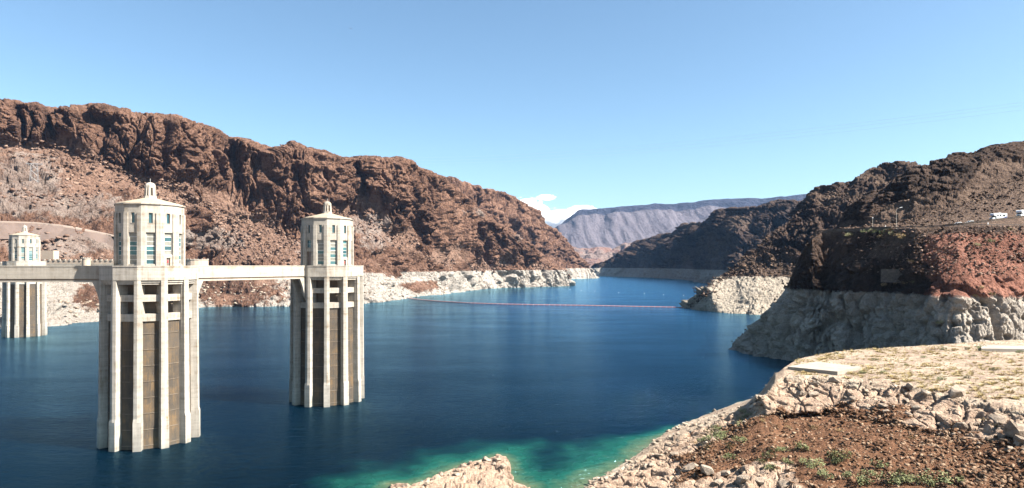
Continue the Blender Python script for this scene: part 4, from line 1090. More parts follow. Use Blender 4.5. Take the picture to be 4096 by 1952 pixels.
def tuft_mesh(seed, mat, n=70, spread=0.55, tall=0.6):
    r = random.Random(seed); b = MB()
    for _ in range(n):
        a = r.uniform(0, 6.28); d = r.uniform(0, 0.35); x, y = d * math.cos(a), d * math.sin(a)
        l = r.uniform(0.5, 1.0); tx, ty, tz = x + spread * l * math.cos(a), y + spread * l * math.sin(a), tall * l * r.uniform(.6, 1.1)
        wx, wy = -0.035 * math.sin(a), 0.035 * math.cos(a)
        b.hull([(x - wx, y - wy, -0.05), (x + wx, y + wy, -0.05), (tx, ty, tz)], [(0, 1, 2)])
    return b.mesh('grass_tuft', mat)
def bush_mesh(seed, mat, n=260, leaf=0.10, ht=0.9):
    r = random.Random(seed); b = MB()
    lobes = [(r.uniform(-.6, .6), r.uniform(-.6, .6), r.uniform(.25, .75) * ht, r.uniform(.25, .5)) for _ in range(7)]
    for i in range(n):
        lx, ly, lz, lr = lobes[i % 7]
        v = Vector((r.gauss(0, 1), r.gauss(0, 1), r.gauss(0, 1))).normalized() * lr * r.uniform(.45, 1.05)
        c = Vector((lx, ly, lz)) + v
        if c.z < 0.02: c.z = 0.02 + r.random() * .2
        u = Vector((r.gauss(0, 1), r.gauss(0, 1), r.gauss(0, 1))).normalized(); w = u.orthogonal().normalized()
        s_ = leaf * r.uniform(.6, 1.4)
        b.hull([c - u * s_, c + w * s_ * .5, c + u * s_, c - w * s_ * .5], [(0, 1, 2, 3)])
    return b.mesh('foliage', mat)
def stem_mesh(seed):
    r = random.Random(seed); b = MB()
    for _ in range(7):
        a = r.uniform(0, 6.28); b.tube((0, 0, -0.1), (0.5 * math.cos(a), 0.5 * math.sin(a), r.uniform(.4, .8)), 0.03, 0.01, 4)
    return b.mesh('stems', M['twig'])
tufts = [tuft_mesh(i, M['dry']) for i in range(4)] + [tuft_mesh(9, M['ochre'])]
bushes = {k: [bush_mesh(i + 11, M[k], lf and n or n, lf) for i in range(3)] for k, n, lf in (('green', 300, .085), ('sage', 240, .08), ('ochre', 220, .08))}
stems = [stem_mesh(1), stem_mesh(2)]
def plant(kind, x, y, size, label, group, T=None):
    h = pick(T or T_shore, x, y)
    if h is None: return
    rz = random.uniform(0, 6.28); p = h[0] - Vector((0, 0, 0.03))
    if kind == 'tuft':
        o = link('grass_tuft', random.choice(tufts), None, p, rz); o.scale = (size, size, size * random.uniform(.6, 1.0)); tag(o, label, 'grass tuft', group)
    else:
        o = empty('desert_shrub', p, rz); o.scale = (size, size, size * random.uniform(.7, 1.05)); tag(o, label, 'shrub', group)
        link('foliage', random.choice(bushes[kind]), o); link('stems', random.choice(stems), o)
random.seed(31)
n = 0
while n < 260:
    x = random.uniform(3180, 4090); y = random.uniform(1395, 1600)
    top = np.interp(x, [3180, 3345, 3554, 3763, 4096], [1455, 1408, 1392, 1385, 1380]); bot = np.interp(x, [3180, 3345, 3554, 3763, 4096], [1500, 1512, 1535, 1570, 1640])
    if not top < y < bot or (x < 3450 and 1440 < y < 1488): continue
    plant('tuft', x, y, random.uniform(.7, 2.0), 'dry straw coloured tuft on the terrace ' + ('by the concrete slab' if x < 3480 else 'near the foot of the red cliff' if y < top + 45 else 'along the rocky rim' if y > bot - 40 else 'on its bare middle left' if x < 3750 else 'on its bare middle right'), 'dry tufts on the terrace'); n += 1
def grass_stuff(name, T, sel, count, seed, label, smin=.35, smax=1.1):
    rg = np.random.default_rng(seed); idx = np.nonzero(sel)[0]
    # tufts gather in patches
    dens = fbm(T.P[idx] / 9.0, 2, seed) + 0.35 * rg.random(len(idx)); idx = idx[dens > np.quantile(dens, 0.45)]
    idx = idx[rg.integers(0, len(idx), count)]
    src = [np.array([q.co[:] for q in me.vertices]).reshape(-1, 3, 3)[:34] for me in tufts]
    V = []
    for j, i in enumerate(idx):
        a = rg.random() * 6.28; c, s_ = math.cos(a), math.sin(a); w = src[j % 5].reshape(-1, 3) * (smin + (smax - smin) * rg.random() ** 2)
        V.append(np.stack([w[:, 0] * c - w[:, 1] * s_, w[:, 0] * s_ + w[:, 1] * c, w[:, 2]], -1) + T.P[i] + np.array((rg.normal() * .4, rg.normal() * .5, -0.02)))
    V = np.concatenate(V); n3 = len(V)
    me = bpy.data.meshes.new(name); me.vertices.add(n3); me.vertices.foreach_set('co', V.astype(np.float32).ravel())
    me.loops.add(n3); me.loops.foreach_set('vertex_index', np.arange(n3, dtype=np.int32)); me.polygons.add(n3 // 3)
    me.polygons.foreach_set('loop_start', np.arange(0, n3, 3, dtype=np.int32)); me.polygons.foreach_set('loop_total', np.full(n3 // 3, 3, dtype=np.int32))
    me.update(calc_edges=True); me.materials.append(M['dry']); tag(link(name, me), label, 'grass', kind='stuff')
grass_stuff('terrace_grass', T_shore, inview(T_shore) & (T_shore.v > 3.12) & (T_shore.v < 4.95) & (T_shore.px > 3180), 2600, 77, 'thin dry grass patches covering the terrace')
Z5 = lambda x, y: (2300 + .697 * x, 1350 + .697 * y)
for x, y in ((1590, 180), (1780, 205), (2250, 235), (1650, 205), (1500, 95), (1720, 130), (2100, 245), (2400, 190), (2000, 120), (2290, 110), (1900, 160)):
    plant('green', *Z5(x, y), random.uniform(.9, 1.5), 'small green shrub on the terrace ' + ('beside the concrete slab' if x < 1700 else 'on its middle' if x < 2150 else 'towards the right edge'), 'green shrubs on the terrace')
for x, y in ((2110, 72), (2170, 80), (2250, 72), (2330, 70), (2430, 70), (2530, 62), (2060, 70), (2560, 90)):
    plant(random.choice(('green', 'ochre', 'sage')), *Z5(x, y), random.uniform(1.2, 2.0), 'shrub at the foot of the red cliff behind the terrace', 'shrubs at the foot of the red cliff')
for x, y in ((780, 560), (760, 640), (880, 640), (950, 600), (1130, 660), (1280, 650), (1130, 760), (1320, 730), (1540, 705), (1500, 720), (1380, 740), (1690, 795), (1440, 800), (1570, 800), (1750, 745), (1900, 830), (1950, 845), (800, 530), (830, 590), (900, 700), (1650, 830), (1070, 720), (1200, 660), (740, 600), (1860, 800), (1220, 720), (1830, 840), (1990, 845), (1480, 690), (1110, 690), (770, 590), (860, 560)):
    plant('green', *Z5(x, y), random.uniform(1.3, 2.4), 'wispy green shrub on the brown slope ' + ('near the waterline rocks' if x < 960 else 'above the blocky boulder row' if x < 1350 else 'in the middle of the slope' if x < 1720 else 'at bottom right'), 'green shrubs on the brown slope')
plant('green', *Z5(2120, 835), 3.0, 'largest bright green shrub on the brown slope, near bottom right', 'green shrubs on the brown slope')
for x, y in ((960, 430), (990, 450), (940, 475), (945, 505)):
    plant('sage', *Z5(x, y), random.uniform(1.3, 1.9), 'pale yellow rounded shrub at the foot of the overhanging rim', 'pale shrubs under the rim')
for x, y in ((1160, 515), (1220, 520), (1370, 525), (1090, 460), (1075, 480), (690, 605), (720, 570), (1930, 580), (2380, 600), (2360, 480), (1610, 300), (2420, 520), (480, 765), (1520, 540)):
    plant('ochre', *Z5(x, y), random.uniform(.7, 1.2), 'small dry ochre shrub among stones near the rim', 'ochre shrubs near the rim')
for x, y, k in ((3490, 925, 'sage'), (3505, 932, 'green'), (3540, 935, 'green'), (3560, 925, 'ochre'), (3570, 940, 'sage'), (3600, 948, 'ochre'), (3620, 955, 'ochre'), (3400, 945, 'sage'), (3460, 935, 'green'), (3530, 950, 'ochre')):
    plant(k, x, y, random.uniform(2.0, 3.0), 'rounded shrub at the road edge below the lamps', 'shrubs along the road edge', T_r4)
for x, y, k in ((3640, 1050, 'ochre'), (3600, 1058, 'ochre'), (3580, 1140, 'ochre'), (3620, 1135, 'ochre'), (3650, 1133, 'sage'), (3540, 1145, 'ochre'), (3930, 1155, 'ochre'), (3960, 1180, 'sage'), (3900, 1185, 'ochre'), (3720, 1290, 'ochre'), (3770, 1295, 'sage'), (3960, 970, 'green'), (3900, 985, 'sage'), (4040, 920, 'sage')):
    plant(k, x, y, random.uniform(1.4, 2.4), 'shrub clinging to the cliff below the road', 'shrubs on the near cliff', T_r4)

# ------------------------------------------------------------------ concrete slabs, walls, road
def slab(name, px, h, th, mat, label, cat):
    pts = [((x - 2048) / F * dd(y, h), dd(y, h)) for x, y in px]
    c = Vector((sum(p[0] for p in pts) / len(pts), sum(p[1] for p in pts) / len(pts), 0))
    b = MB(); q = [(p[0] - c.x, p[1] - c.y) for p in pts]
    b.prism([(*p, h - th) for p in q], [(*p, h) for p in q])
    o = b.build(name, mat, None, c); tag(o, label, cat); return o
slab('concrete_slab', [(3150, 1466), (3350, 1486), (3445, 1467), (3268, 1446)], 20.75, 1.9, M['slab'], 'flat pale concrete slab on the corner of the terrace', 'slab')
slab('concrete_ledge', [(3925, 1394), (4250, 1398), (4250, 1384), (3925, 1381)], 21.0, 1.2, M['slab'], 'low concrete ledge behind the terrace at the right edge', 'ledge')

def row(T, x, v):
    m = np.nonzero((np.abs(T.px - x) < 30) & (np.abs(T.v - v) < 0.35))[0]
    k = m[np.argmin(((T.px[m] - x) / 4) ** 2 + ((T.v[m] - v) * 12) ** 2)]
    return Vector(T.P[k])
M['asphalt'] = mat_plain('asphalt', (0.055, 0.052, 0.05), 0.9, var=0.2, scale=0.4)
M['parapet'] = mat_stone('road parapet stone', ((0.06, 0.045, 0.035), (0.12, 0.092, 0.072), (0.19, 0.15, 0.12)), 0.8)
M['steel'] = mat_plain('weathered steel', (0.09, 0.065, 0.05), 0.6, 0.3, var=0.3)
M['metal_pole'] = mat_plain('lamp pole metal', (0.36, 0.31, 0.25), 0.5, 0.2, var=0.1)
M['white'] = mat_plain('white paint', (0.62, 0.62, 0.60), 0.4, var=0.04)
def ribbon(name, va, vb, xs, mat, up=0.12):
    b = MB(); pa = [row(T_r4, x, va) for x in xs]; pb = [row(T_r4, x, vb) for x in xs]
    for q in (pa, pb):
        z = np.array([p.z for p in q]); z = np.convolve(np.pad(z, 3, mode='edge'), np.ones(7) / 7, 'valid')
        for p, zz in zip(q, z): p.z = zz + up
    for i in range(len(xs) - 1): b.hull([pa[i], pa[i + 1], pb[i + 1], pb[i]], [(0, 1, 2, 3)])
    o = b.build(name, mat); tag(o, kind='structure'); return pa, pb
ribbon('road', 3.15, 3.98, list(range(3285, 4345, 20)), M['asphalt'])
ribbon('upper_road', 5.12, 5.95, list(range(3760, 4345, 20)), M['asphalt'])
def strip_wall(name, xs, v, h, th, mat, label, cat='wall'):
    ps = [row(T_r4, x, v) for x in xs]; o = empty(name, ps[0]); tag(o, label, cat)
    for a, c in zip(ps[:-1], ps[1:]):
        b = MB(); d = (c - a); n = Vector((-d.y, d.x, 0)).normalized() * th
        q = [a - ps[0], c - ps[0], c - ps[0] + n, a - ps[0] + n]
        b.prism([p - Vector((0, 0, 1.0)) for p in q], [p + Vector((0, 0, h)) for p in q]); b.build('wall_section', mat, o)
    return o
strip_wall('road_parapet', [3290, 3330, 3370, 3410, 3450, 3490, 3530, 3565], 3.06, 1.5, 0.6, M['parapet'], 'dark stone parapet along the road edge, left of the tall lamp')
strip_wall('road_barrier', [3770, 3810, 3850, 3890, 3930, 3970, 4010, 4050, 4090, 4140, 4200, 4260, 4320], 5.06, 0.95, 0.4, M['parapet'], 'low dark barrier wall in front of the parked vehicles')
def guard_rail(label, xs, v):
    ps = [row(T_r4, x, v) for x in xs]; o = empty('guard_rail', ps[0]); tag(o, label, 'guard rail')
    b = MB(); b.box(-.09, .09, -.09, .09, -0.3, 0.95); me = b.mesh('post', M['steel'])
    for p in ps: link('post', me, o, p - ps[0])
    for a, c in zip(ps[:-1], ps[1:]):
        b = MB(); d = (c - a); n = Vector((-d.y, d.x, 0)).normalized() * 0.12
        q = [a - ps[0] - n, c - ps[0] - n, c - ps[0], a - ps[0]]
        b.prism([p + Vector((0, 0, .5)) for p in q], [p + Vector((0, 0, .92)) for p in q]); b.build('rail', M['steel'], o)
guard_rail('brown steel guard rail along the lower road', list(range(3572, 4320, 22)), 3.10)

# stone retaining wall low on the cliff
h = pick(T_r4, 3610, 1112); q0 = h[0]
def retaining():
    d = q0.y - 1.5; a = W(3525, 1112, d); c = W(3705, 1112, d - 8); top = hh(1076, d)
    o = empty('retaining_wall', (a.x, a.y, 0)); tag(o, 'grey stone retaining wall set low in the dark cliff', 'wall')
    L = math.dist((a.x, a.y), (c.x, c.y)); o.rotation_euler.z = math.atan2(c.y - a.y, c.x - a.x)
    r = random.Random(4); z = a.z - 2.0; k = 0
    b = MB(); b.box(0, L, 0.12, 6.0, z, top - 0.1); b.build('backing', M['parapet'], o)
    while z < top - 0.2:
        x = -r.random() * 0.8; hgt = r.uniform(.55, .8)
        while x < L:
            w = r.uniform(.8, 1.5); x0, x1 = max(0, x), min(L, x + w - .06)
            if x1 - x0 > .2:
                b = MB(); e = r.uniform(-.06, .06); b.box(x0, x1, e, 0.2, z, min(top, z + hgt - .05)); b.build('stone', M['wall_stone'], o)
            x += w
        z += hgt
M['wall_stone'] = mat_stone('wall stone', ((0.06, 0.05, 0.042), (0.15, 0.125, 0.105), (0.26, 0.22, 0.185)), 0.7)
retaining()

# ------------------------------------------------------------------ street lamps, posts, vehicles
def street_lamp(x, ybase, ytop, label, arm, v=3.2):
    p = row(T_r4, x, v); d = p.y; hgt = (ybase - ytop) / F * d
    o = empty('street_lamp', p); tag(o, label, 'street lamp', 'lamps along the road')
    b = MB(); b.tube((0, 0, -.3), (0, 0, hgt), .16, .09, 8); b.build('pole', M['metal_pole'], o)
    b = MB(); b.box(-.25, .25, -.25, .25, -.3, .35); b.build('base', M['metal_pole'], o)
    if arm:
        b = MB(); b.tube((0, 0, hgt - .05), (1.4, -.4, hgt + .75), .08, .07, 6); b.build('arm', M['metal_pole'], o)
        b = MB(); b.prism([(1.3, -.65, hgt + .68), (2.5, -.8, hgt + .9), (2.5, -.4, hgt + .9), (1.3, -.25, hgt + .68)], [(1.35, -.6, hgt + .92), (2.45, -.75, hgt + 1.1), (2.45, -.45, hgt + 1.1), (1.35, -.3, hgt + .92)]); b.build('lamp_head', M['white'], o)
    else:
        b = MB(); b.prism(ngon(.3, hgt, 0, 8), ngon(.2, hgt + .5, 0, 8)); b.build('lamp_head', M['white'], o)
street_lamp(3586, 925, 846, 'tall lamp post with an angled arm beside the road', True)
street_lamp(3490, 914, 864, 'shorter lamp post without arm behind the parapet', False, 3.6)
for x, v, lb in ((3541, 3.7, 'thin white marker post right of the shorter lamp'), (3952, 3.2, 'small white roadside sign on the guard rail below the vehicles')):
    p = row(T_r4, x, v); o = empty('marker_post', p); tag(o, lb, 'post')
    b = MB(); b.box(-.06, .06, -.06, .06, -.2, 1.6 if v < 3.5 else 2.3); b.build('stake', M['metal_pole'], o)
    b = MB(); b.box(-.22, .22, -.1, -.062, .9, 1.75 if v < 3.5 else 2.3); b.build('plate', M['white'], o)

M['car_glass'] = mat_glass('vehicle glass', (0.02, 0.025, 0.03), 0.05)
M['tyre'] = mat_plain('tyre rubber', (0.02, 0.02, 0.02), 0.9)
M['blue_trim'] = mat_plain('blue trim', (0.03, 0.07, 0.26), 0.4)
M['black_trim'] = mat_plain('black trim', (0.025, 0.025, 0.028), 0.5)
M['lamp_clear'] = mat_plain('headlight', (0.5, 0.5, 0.48), 0.1)
def side(b, prof, w): b.prism([(x, -w, z) for x, z in prof][::-1] if False else [(x, -w, z) for x, z in prof], [(x, w, z) for x, z in prof])
def wheels(o, xs, w, r):
    b = MB(); b.prism([(r * math.cos(2*math.pi*i/14), -.13, r + r * math.sin(2*math.pi*i/14)) for i in range(14)], [(r * math.cos(2*math.pi*i/14), .13, r + r * math.sin(2*math.pi*i/14)) for i in range(14)]); me = b.mesh('wheel', M['tyre'])
    c = MB(); c.prism([(r*.55 * math.cos(2*math.pi*i/10), -.145, r + r*.55 * math.sin(2*math.pi*i/10)) for i in range(10)], [(r*.55 * math.cos(2*math.pi*i/10), .145, r + r*.55 * math.sin(2*math.pi*i/10)) for i in range(10)]); rm = c.mesh('rim', M['metal_pole'])
    for x in xs:
        for s_ in (-1, 1):
            q = link('wheel', me, o, (x, s_ * (w - .12), 0)); link('rim', rm, q)
def motorhome(x, rz, label, v=5.5):
    o = empty('motorhome', row(T_r4, x, v) + Vector((0, 0, .12)), rz); tag(o, label, 'motorhome', 'motorhomes parked on the upper road')
    b = MB(); side(b, [(-3.6, .55), (1.75, .55), (1.75, 1.95), (2.0, 2.1), (3.0, 2.35), (3.15, 2.7), (2.9, 3.25), (2.4, 3.42), (-3.5, 3.42), (-3.65, 3.3)], 1.18); b.build('body', M['white'], o)
    b = MB(); side(b, [(1.752, .45), (3.5, .45), (3.55, 1.1), (3.4, 1.32), (2.75, 1.42), (2.25, 2.08), (1.752, 2.0)], 1.0); cab = b.build('cab', M['white'], o)
    b = MB(); b.prism([(2.80, -.88, 1.45), (2.80, .88, 1.45), (2.33, .8, 2.02), (2.33, -.8, 2.02)], [(2.84, -.88, 1.48), (2.84, .88, 1.48), (2.37, .8, 2.05), (2.37, -.8, 2.05)]); b.build('windscreen', M['car_glass'], cab)
    b = MB(); b.box(3.5, 3.62, -.95, .95, .45, .7); b.build('bumper', M['black_trim'], cab)
    b = MB(); b.box(3.53, 3.58, -.5, .5, .78, 1.08); b.build('grille', M['black_trim'], cab)
    for s_ in (-1, 1):
        b = MB(); b.box(3.52, 3.59, s_ * .78 - .16, s_ * .78 + .16, .8, 1.06); b.build('headlight', M['lamp_clear'], cab)
        b = MB(); b.box(2.0, 2.55, s_ * 1.0 - .02, s_ * 1.0 + .02, 1.35, 1.85); b.build('side_window', M['car_glass'], cab)
        for a, c in ((-2.6, -1.5), (-.6, .1), (.7, 1.4)):
            b = MB(); b.box(a, c, s_ * 1.18 - .02, s_ * 1.18 + .02, 1.95, 2.75); b.build('window', M['car_glass'], o)
        b = MB(); b.prism([(-3.5, s_ * 1.185 - .01, .8), (-.8, s_ * 1.185 - .01, .8), (-1.6, s_ * 1.185 - .01, 1.3), (-3.5, s_ * 1.185 - .01, 2.0)], [(-3.5, s_ * 1.185 + .01, .8), (-.8, s_ * 1.185 + .01, .8), (-1.6, s_ * 1.185 + .01, 1.3), (-3.5, s_ * 1.185 + .01, 2.0)]); b.build('blue_stripe', M['blue_trim'], o)
    b = MB(); b.prism([(2.98, -.9, 2.45), (2.98, .9, 2.45), (3.0, .9, 3.0), (3.0, -.9, 3.0)], [(3.12, -.9, 2.45), (3.12, .9, 2.45), (3.09, .9, 3.0), (3.09, -.9, 3.0)]); b.build('overcab_window', M['blue_trim'], o)
    b = MB(); b.box(-1.2, -.2, -.5, .5, 3.42, 3.68); b.build('roof_unit', M['white'], o)
    wheels(o, (-1.9, 2.7), 1.05, .4)
def car(x, rz, label, v=5.5):
    o = empty('parked_car', row(T_r4, x, v) + Vector((0, 0, .12)), rz); tag(o, label, 'car', 'cars parked on the upper road')
    b = MB(); side(b, [(-2.2, .3), (2.2, .3), (2.28, .55), (2.15, .78), (1.2, .92), (-1.4, .95), (-2.15, .9), (-2.25, .6)], .88); body = b.build('body', M['white'], o)
    b = MB(); lo = [(-1.75, .93), (1.05, .915)]; b.prism([(-1.75, -.8, .93), (1.1, -.8, .91), (1.1, .8, .91), (-1.75, .8, .93)], [(-1.15, -.6, 1.42), (.35, -.6, 1.42), (.35, .6, 1.42), (-1.15, .6, 1.42)]); cabn = b.build('glasshouse', M['car_glass'], o)
    b = MB(); b.prism([(-1.2, -.63, 1.40), (.4, -.63, 1.40), (.4, .63, 1.40), (-1.2, .63, 1.40)], [(-1.1, -.55, 1.48), (.3, -.55, 1.48), (.3, .55, 1.48), (-1.1, .55, 1.48)]); b.build('roof', M['white'], o)
    for s_ in (-1, 1):
        b = MB(); b.tube((1.08, s_ * .78, .93), (.37, s_ * .6, 1.43), .05, .05, 5); b.build('pillar', M['white'], o)
        b = MB(); b.tube((-1.72, s_ * .78, .95), (-1.15, s_ * .6, 1.43), .06, .06, 5); b.build('pillar', M['white'], o)
        b = MB(); b.box(2.13, 2.25, s_ * .62 - .18, s_ * .62 + .18, .6, .76); b.build('headlight', M['lamp_clear'], o)
    wheels(o, (-1.35, 1.35), .82, .32)
motorhome(3992, R(185), 'white motorhome with blue trim parked above the road, behind the barrier')
motorhome(4085, R(215), 'white motorhome cut by the right edge of the picture')
car(3880, R(186), 'white car parked between the other car and the motorhome')
car(3832, R(188), 'white car parked furthest left behind the barrier', 5.45)
for x, v, lb in ((3392, 3.5, 'white car roof showing above the dark parapet'), (3466, 3.5, 'white car roof just left of the shorter lamp')):
    car(x, R(190), lb, v)

# ------------------------------------------------------------------ floating boom and buoys
M['boom_red'] = mat_plain('boom float', (0.30, 0.13, 0.12), 0.6, var=0.25)
M['boom_pale'] = mat_plain('boom collar', (0.34, 0.27, 0.25), 0.6, var=0.2)
M['buoy'] = mat_plain('white buoy', (0.6, 0.6, 0.58), 0.5)
bp = [(1600, 1189), (1680, 1199), (1760, 1206), (1880, 1213), (2000, 1217), (2150, 1220), (2300, 1222), (2450, 1225), (2600, 1228), (2700, 1230), (2778, 1233)]
xsb = np.linspace(1600, 2778, 600); ysb = np.interp(xsb, [p[0] for p in bp], [p[1] for p in bp])
pb = [Vector(((x - 2048) / F * dd(y, 0.), dd(y, 0.), 0.)) for x, y in zip(xsb, ysb)]
root = empty('floating_boom', pb[-1]); tag(root, 'long red floating boom strung across the lake between the banks', 'boom')
pts = [pb[0]]
for p in pb:
    if (p - pts[-1]).length > 6.4: pts.append(p)
fb = MB(); fb.tube((-2.85, 0, .2), (2.85, 0, .2), .62, .62, 8); fme = fb.mesh('float', M['boom_red'])
cb = MB(); cb.tube((-.3, 0, .2), (.3, 0, .2), .75, .75, 8); cme = cb.mesh('collar', M['boom_pale'])
for a, c in zip(pts[:-1], pts[1:]):
    rz = math.atan2(c.y - a.y, c.x - a.x)
    link('float', fme, root, (a + c) / 2 - pb[-1], rz); link('collar', cme, root, a - pb[-1], rz)
bb = MB()
for (r0, z0), (r1, z1) in zip([(.9, -.4), (1.3, .1), (1.3, .7), (.8, 1.3)], [(1.3, .1), (1.3, .7), (.8, 1.3), (.25, 1.9)]): bb.prism(ngon(r0, z0, 0, 10), ngon(r1, z1, 0, 10))
bme = bb.mesh('body', M['buoy']); tb = MB(); tb.tube((0, 0, 1.8), (0, 0, 3.0), .12, .12, 5); tme = tb.mesh('topmark', M['boom_red'])
for x, y in ((2236, 1155), (2280, 1158), (2325, 1162), (2379, 1165), (2475, 1171), (2577, 1174), (2654, 1179), (2735, 1182), (2622, 1121)):
    d = dd(y, 0.); o = empty('marker_buoy', ((x - 2048) / F * d, d, 0)); o.scale = (.42, .42, .42); tag(o, 'tiny white marker buoy on the blue water beyond the boom', 'buoy', 'marker buoys beyond the boom')
    link('body', bme, o); link('topmark', tme, o)

# ------------------------------------------------------------------ dirt road, pylon, cables, aircraft
M['dirt'] = mat_plain('dirt road', (0.17, 0.13, 0.105), 0.95, var=0.15, scale=0.1)
xs = list(range(-120, 460, 10)); dr = []
for x in xs:
    y = float(np.interp(x, [-120, 0, 125, 224, 287, 420, 460], [884, 884, 888, 898, 907, 934, 943])); dr.append(pick(T_left, x, y, 5)[0])
A = np.array([p[:] for p in dr])
A[:, 1] = np.convolve(np.pad(A[:, 1], 8, mode='edge'), np.ones(17) / 17, 'valid')
b, b2 = MB(), MB()
for i in range(len(A) - 1):
    q, q2 = [], []
    for j in (i, i + 1):
        d_ = A[j, 1] - 9; y = float(np.interp(xs[j], [-120, 0, 125, 224, 287, 420, 460], [884, 884, 888, 898, 907, 934, 943]))
        p = W(xs[j], y, d_); q.append([p + Vector((0, -3, 0)), p + Vector((0, 5, 0.3)), p + Vector((0, 6, -9)), p + Vector((0, -3, -1.5))])
        q2.append([p + Vector((0, -2.6, -1.4)), p + Vector((0, 8, -1.4)), p + Vector((0, 8, -26)), p + Vector((0, -26, -19))])
    b.prism(q[0], q[1]); b2.prism(q2[0], q2[1])
tag(b.build('dirt_road', M['dirt']), kind='structure')
M['bank'] = mat_plain('road bank soil', (0.080, 0.056, 0.045), 0.95, var=0.25, scale=0.06, bump=2.0)
tag(b2.build('road_bank', M['bank']), kind='structure')

M['pylon'] = mat_plain('galvanised steel', (0.20, 0.20, 0.20), 0.5, 0.2, var=0.1)
def pylon(x, y, hgt, label):
    p = pick(T_left, x, y)[0]; o = empty('transmission_pylon', p, R(15)); tag(o, label, 'pylon')
    k = 4.2
    for sx in (-1, 1):
        for sy in (-1, 1):
            b = MB(); b.tube((sx * k, sy * 2.2, -2), (sx * k * .75, sy * .8, hgt), .26, .2, 4); b.build('leg', M['pylon'], o)
    b = MB(); b.box(-8.5, 8.5, -.5, .5, hgt - .5, hgt + .3); b.build('crossarm', M['pylon'], o)
    b = MB()
    for s_ in (-1, 1): b.tube((s_ * k * .75, 0, hgt - 3), (s_ * 8.3, 0, hgt - .2), .14, .14, 4)
    b.build('arm_stay', M['pylon'], o)
    for i in range(3):
        z0, z1 = i * hgt / 3, (i + 1) * hgt / 3
        for sy in (-1, 1):
            b = MB(); w0, w1 = k * (1 - .25 * i / 3), k * (1 - .25 * (i + 1) / 3); d0, d1 = 2.2 - 1.4 * i / 3, 2.2 - 1.4 * (i + 1) / 3
            b.tube((-w0, sy * d0, z0), (w1, sy * d1, z1), .13, .13, 4); b.tube((w0, sy * d0, z0), (-w1, sy * d1, z1), .13, .13, 4); b.build('brace', M['pylon'], o)
pylon(135, 730, 22, 'grey lattice pylon standing on the pale slope at the left')

M['cable'] = mat_plain('power cable', (0.22, 0.24, 0.28), 0.5)
for i, (a, c) in enumerate((((1560, 630), (4250, 388)), ((1590, 641), (4250, 400)), ((1600, 652), (4250, 418)))):
    A0 = W(a[0], a[1], 1230); C0 = W(c[0], c[1], 520); b = MB(); prev = None
    for t in range(33):
        f = t / 32; p = A0.lerp(C0, f) - Vector((0, 0, 14 * 4 * f * (1 - f)))
        if prev: b.tube(prev, p, .04, .04, 4)
        prev = p
    tag(b.build('power_cable', M['cable']), ('highest of the three thin power cables crossing the sky', 'middle of the three thin power cables crossing the sky', 'lowest of the three thin power cables crossing the sky')[i], 'cable', 'power cables across the sky')

M['plane'] = mat_plain('aircraft paint', (0.05, 0.07, 0.12), 0.5)
pp = W(1403, 114, 2600); o = empty('aircraft', pp, R(20)); tag(o, 'tiny dark aircraft high in the blue sky', 'aircraft'); o.rotation_euler = (R(10), R(8), R(25))
b = MB()
for (x0, r0), (x1, r1) in zip([(-6, .25), (-3, .7), (1.5, .95), (4, .8)], [(-3, .7), (1.5, .95), (4, .8), (5.4, .2)]): b.tube((x0, 0, 0), (x1, 0, 0), r0, r1, 8)
b.build('fuselage', M['plane'], o)
for s_ in (-1, 1):
    b = MB(); b.prism([(.2, 0, .5), (2.4, 0, .5), (1.7, s_ * 8, 1.1), (.5, s_ * 8, 1.1)], [(.2, 0, .75), (2.4, 0, .75), (1.7, s_ * 8, 1.25), (.5, s_ * 8, 1.25)]); b.build('wing', M['plane'], o)
b = MB(); b.box(-6, -4.8, -2.4, 2.4, .2, .4); b.build('tailplane', M['plane'], o)
b = MB(); b.prism([(-6.1, -.1, .2), (-4.4, -.1, .2), (-5.6, -.1, 2.2), (-6.4, -.1, 2.2)], [(-6.1, .1, .2), (-4.4, .1, .2), (-5.6, .1, 2.2), (-6.4, .1, 2.2)]); b.build('fin', M['plane'], o)

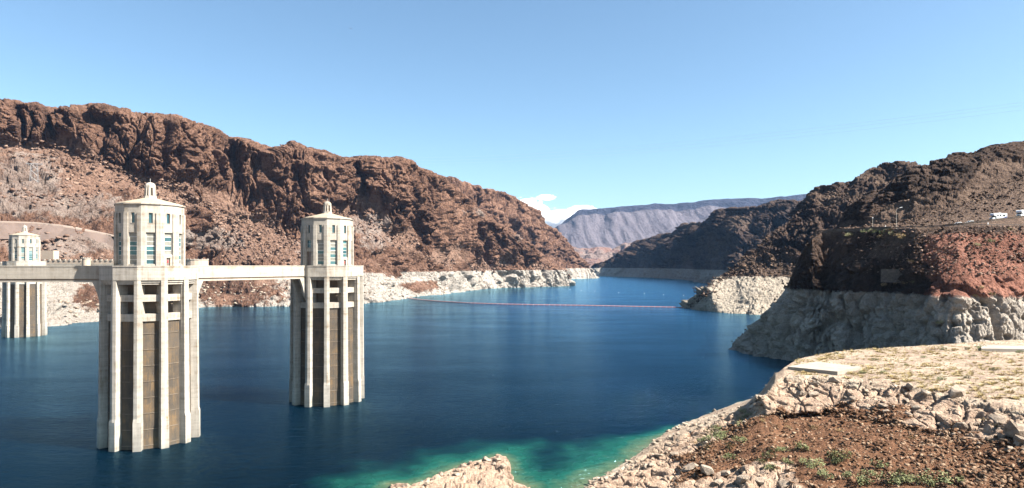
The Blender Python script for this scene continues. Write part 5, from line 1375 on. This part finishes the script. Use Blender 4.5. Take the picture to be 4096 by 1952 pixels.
# ------------------------------------------------------------------ low clouds far behind the ridges
def mat_cloud():
    m = bpy.data.materials.new('cloud'); m.use_nodes = True; nt = m.node_tree
    for n in list(nt.nodes): nt.nodes.remove(n)
    o = nt.nodes.new('ShaderNodeOutputMaterial'); v = nt.nodes.new('ShaderNodeVolumePrincipled'); v.inputs['Color'].default_value = (1, 1, 1, 1)
    tc = nt.nodes.new('ShaderNodeTexCoord')
    n1 = nt.nodes.new('ShaderNodeTexNoise'); n1.inputs['Scale'].default_value = 3.2; n1.inputs['Detail'].default_value = 5; n1.inputs['Roughness'].default_value = 0.6
    nt.links.new(tc.outputs['Object'], n1.inputs['Vector'])
    ln = nt.nodes.new('ShaderNodeVectorMath'); ln.operation = 'LENGTH'; nt.links.new(tc.outputs['Object'], ln.inputs[0])
    a = nt.nodes.new('ShaderNodeMath'); a.operation = 'SUBTRACT'; nt.links.new(n1.outputs['Fac'], a.inputs[0])
    b2 = nt.nodes.new('ShaderNodeMath'); b2.operation = 'MULTIPLY'; nt.links.new(ln.outputs['Value'], b2.inputs[0]); b2.inputs[1].default_value = 0.62
    nt.links.new(b2.outputs[0], a.inputs[1])
    c = nt.nodes.new('ShaderNodeMath'); c.operation = 'MULTIPLY'; c.use_clamp = True; nt.links.new(a.outputs[0], c.inputs[0]); c.inputs[1].default_value = 5.0
    d = nt.nodes.new('ShaderNodeMath'); d.operation = 'MULTIPLY'; nt.links.new(c.outputs[0], d.inputs[0]); d.inputs[1].default_value = 0.013
    nt.links.new(d.outputs[0], v.inputs['Density']); nt.links.new(v.outputs[0], o.inputs['Volume'])
    return m
M['cloud'] = mat_cloud()
def cloud(x, y, wpx, hpx, label, k):
    d = 16000.0; p = W(x, y, d)
    bm = bmesh.new(); bmesh.ops.create_icosphere(bm, subdivisions=3, radius=1.0)
    r = random.Random(k)
    for q in bm.verts: q.co *= 0.92 + 0.08 * r.random()
    me = bpy.data.meshes.new('cloud'); bm.to_mesh(me); bm.free(); me.materials.append(M['cloud'])
    o = link('cloud', me, None, p); o.scale = (wpx / F * d * .5, 500, hpx / F * d * .5); tag(o, label, 'cloud', 'low clouds over the far ridges')
cloud(2110, 838, 190, 110, 'puffy white cloud just above the end of the brown ridge', 1)
cloud(2255, 880, 260, 110, 'long white cloud resting behind the mesa tip', 2)
cloud(2330, 838, 130, 40, 'thin wisp of cloud above the mesa tip', 3)
cloud(2185, 790, 90, 24, 'small faint wisp right of the puffy cloud', 4)
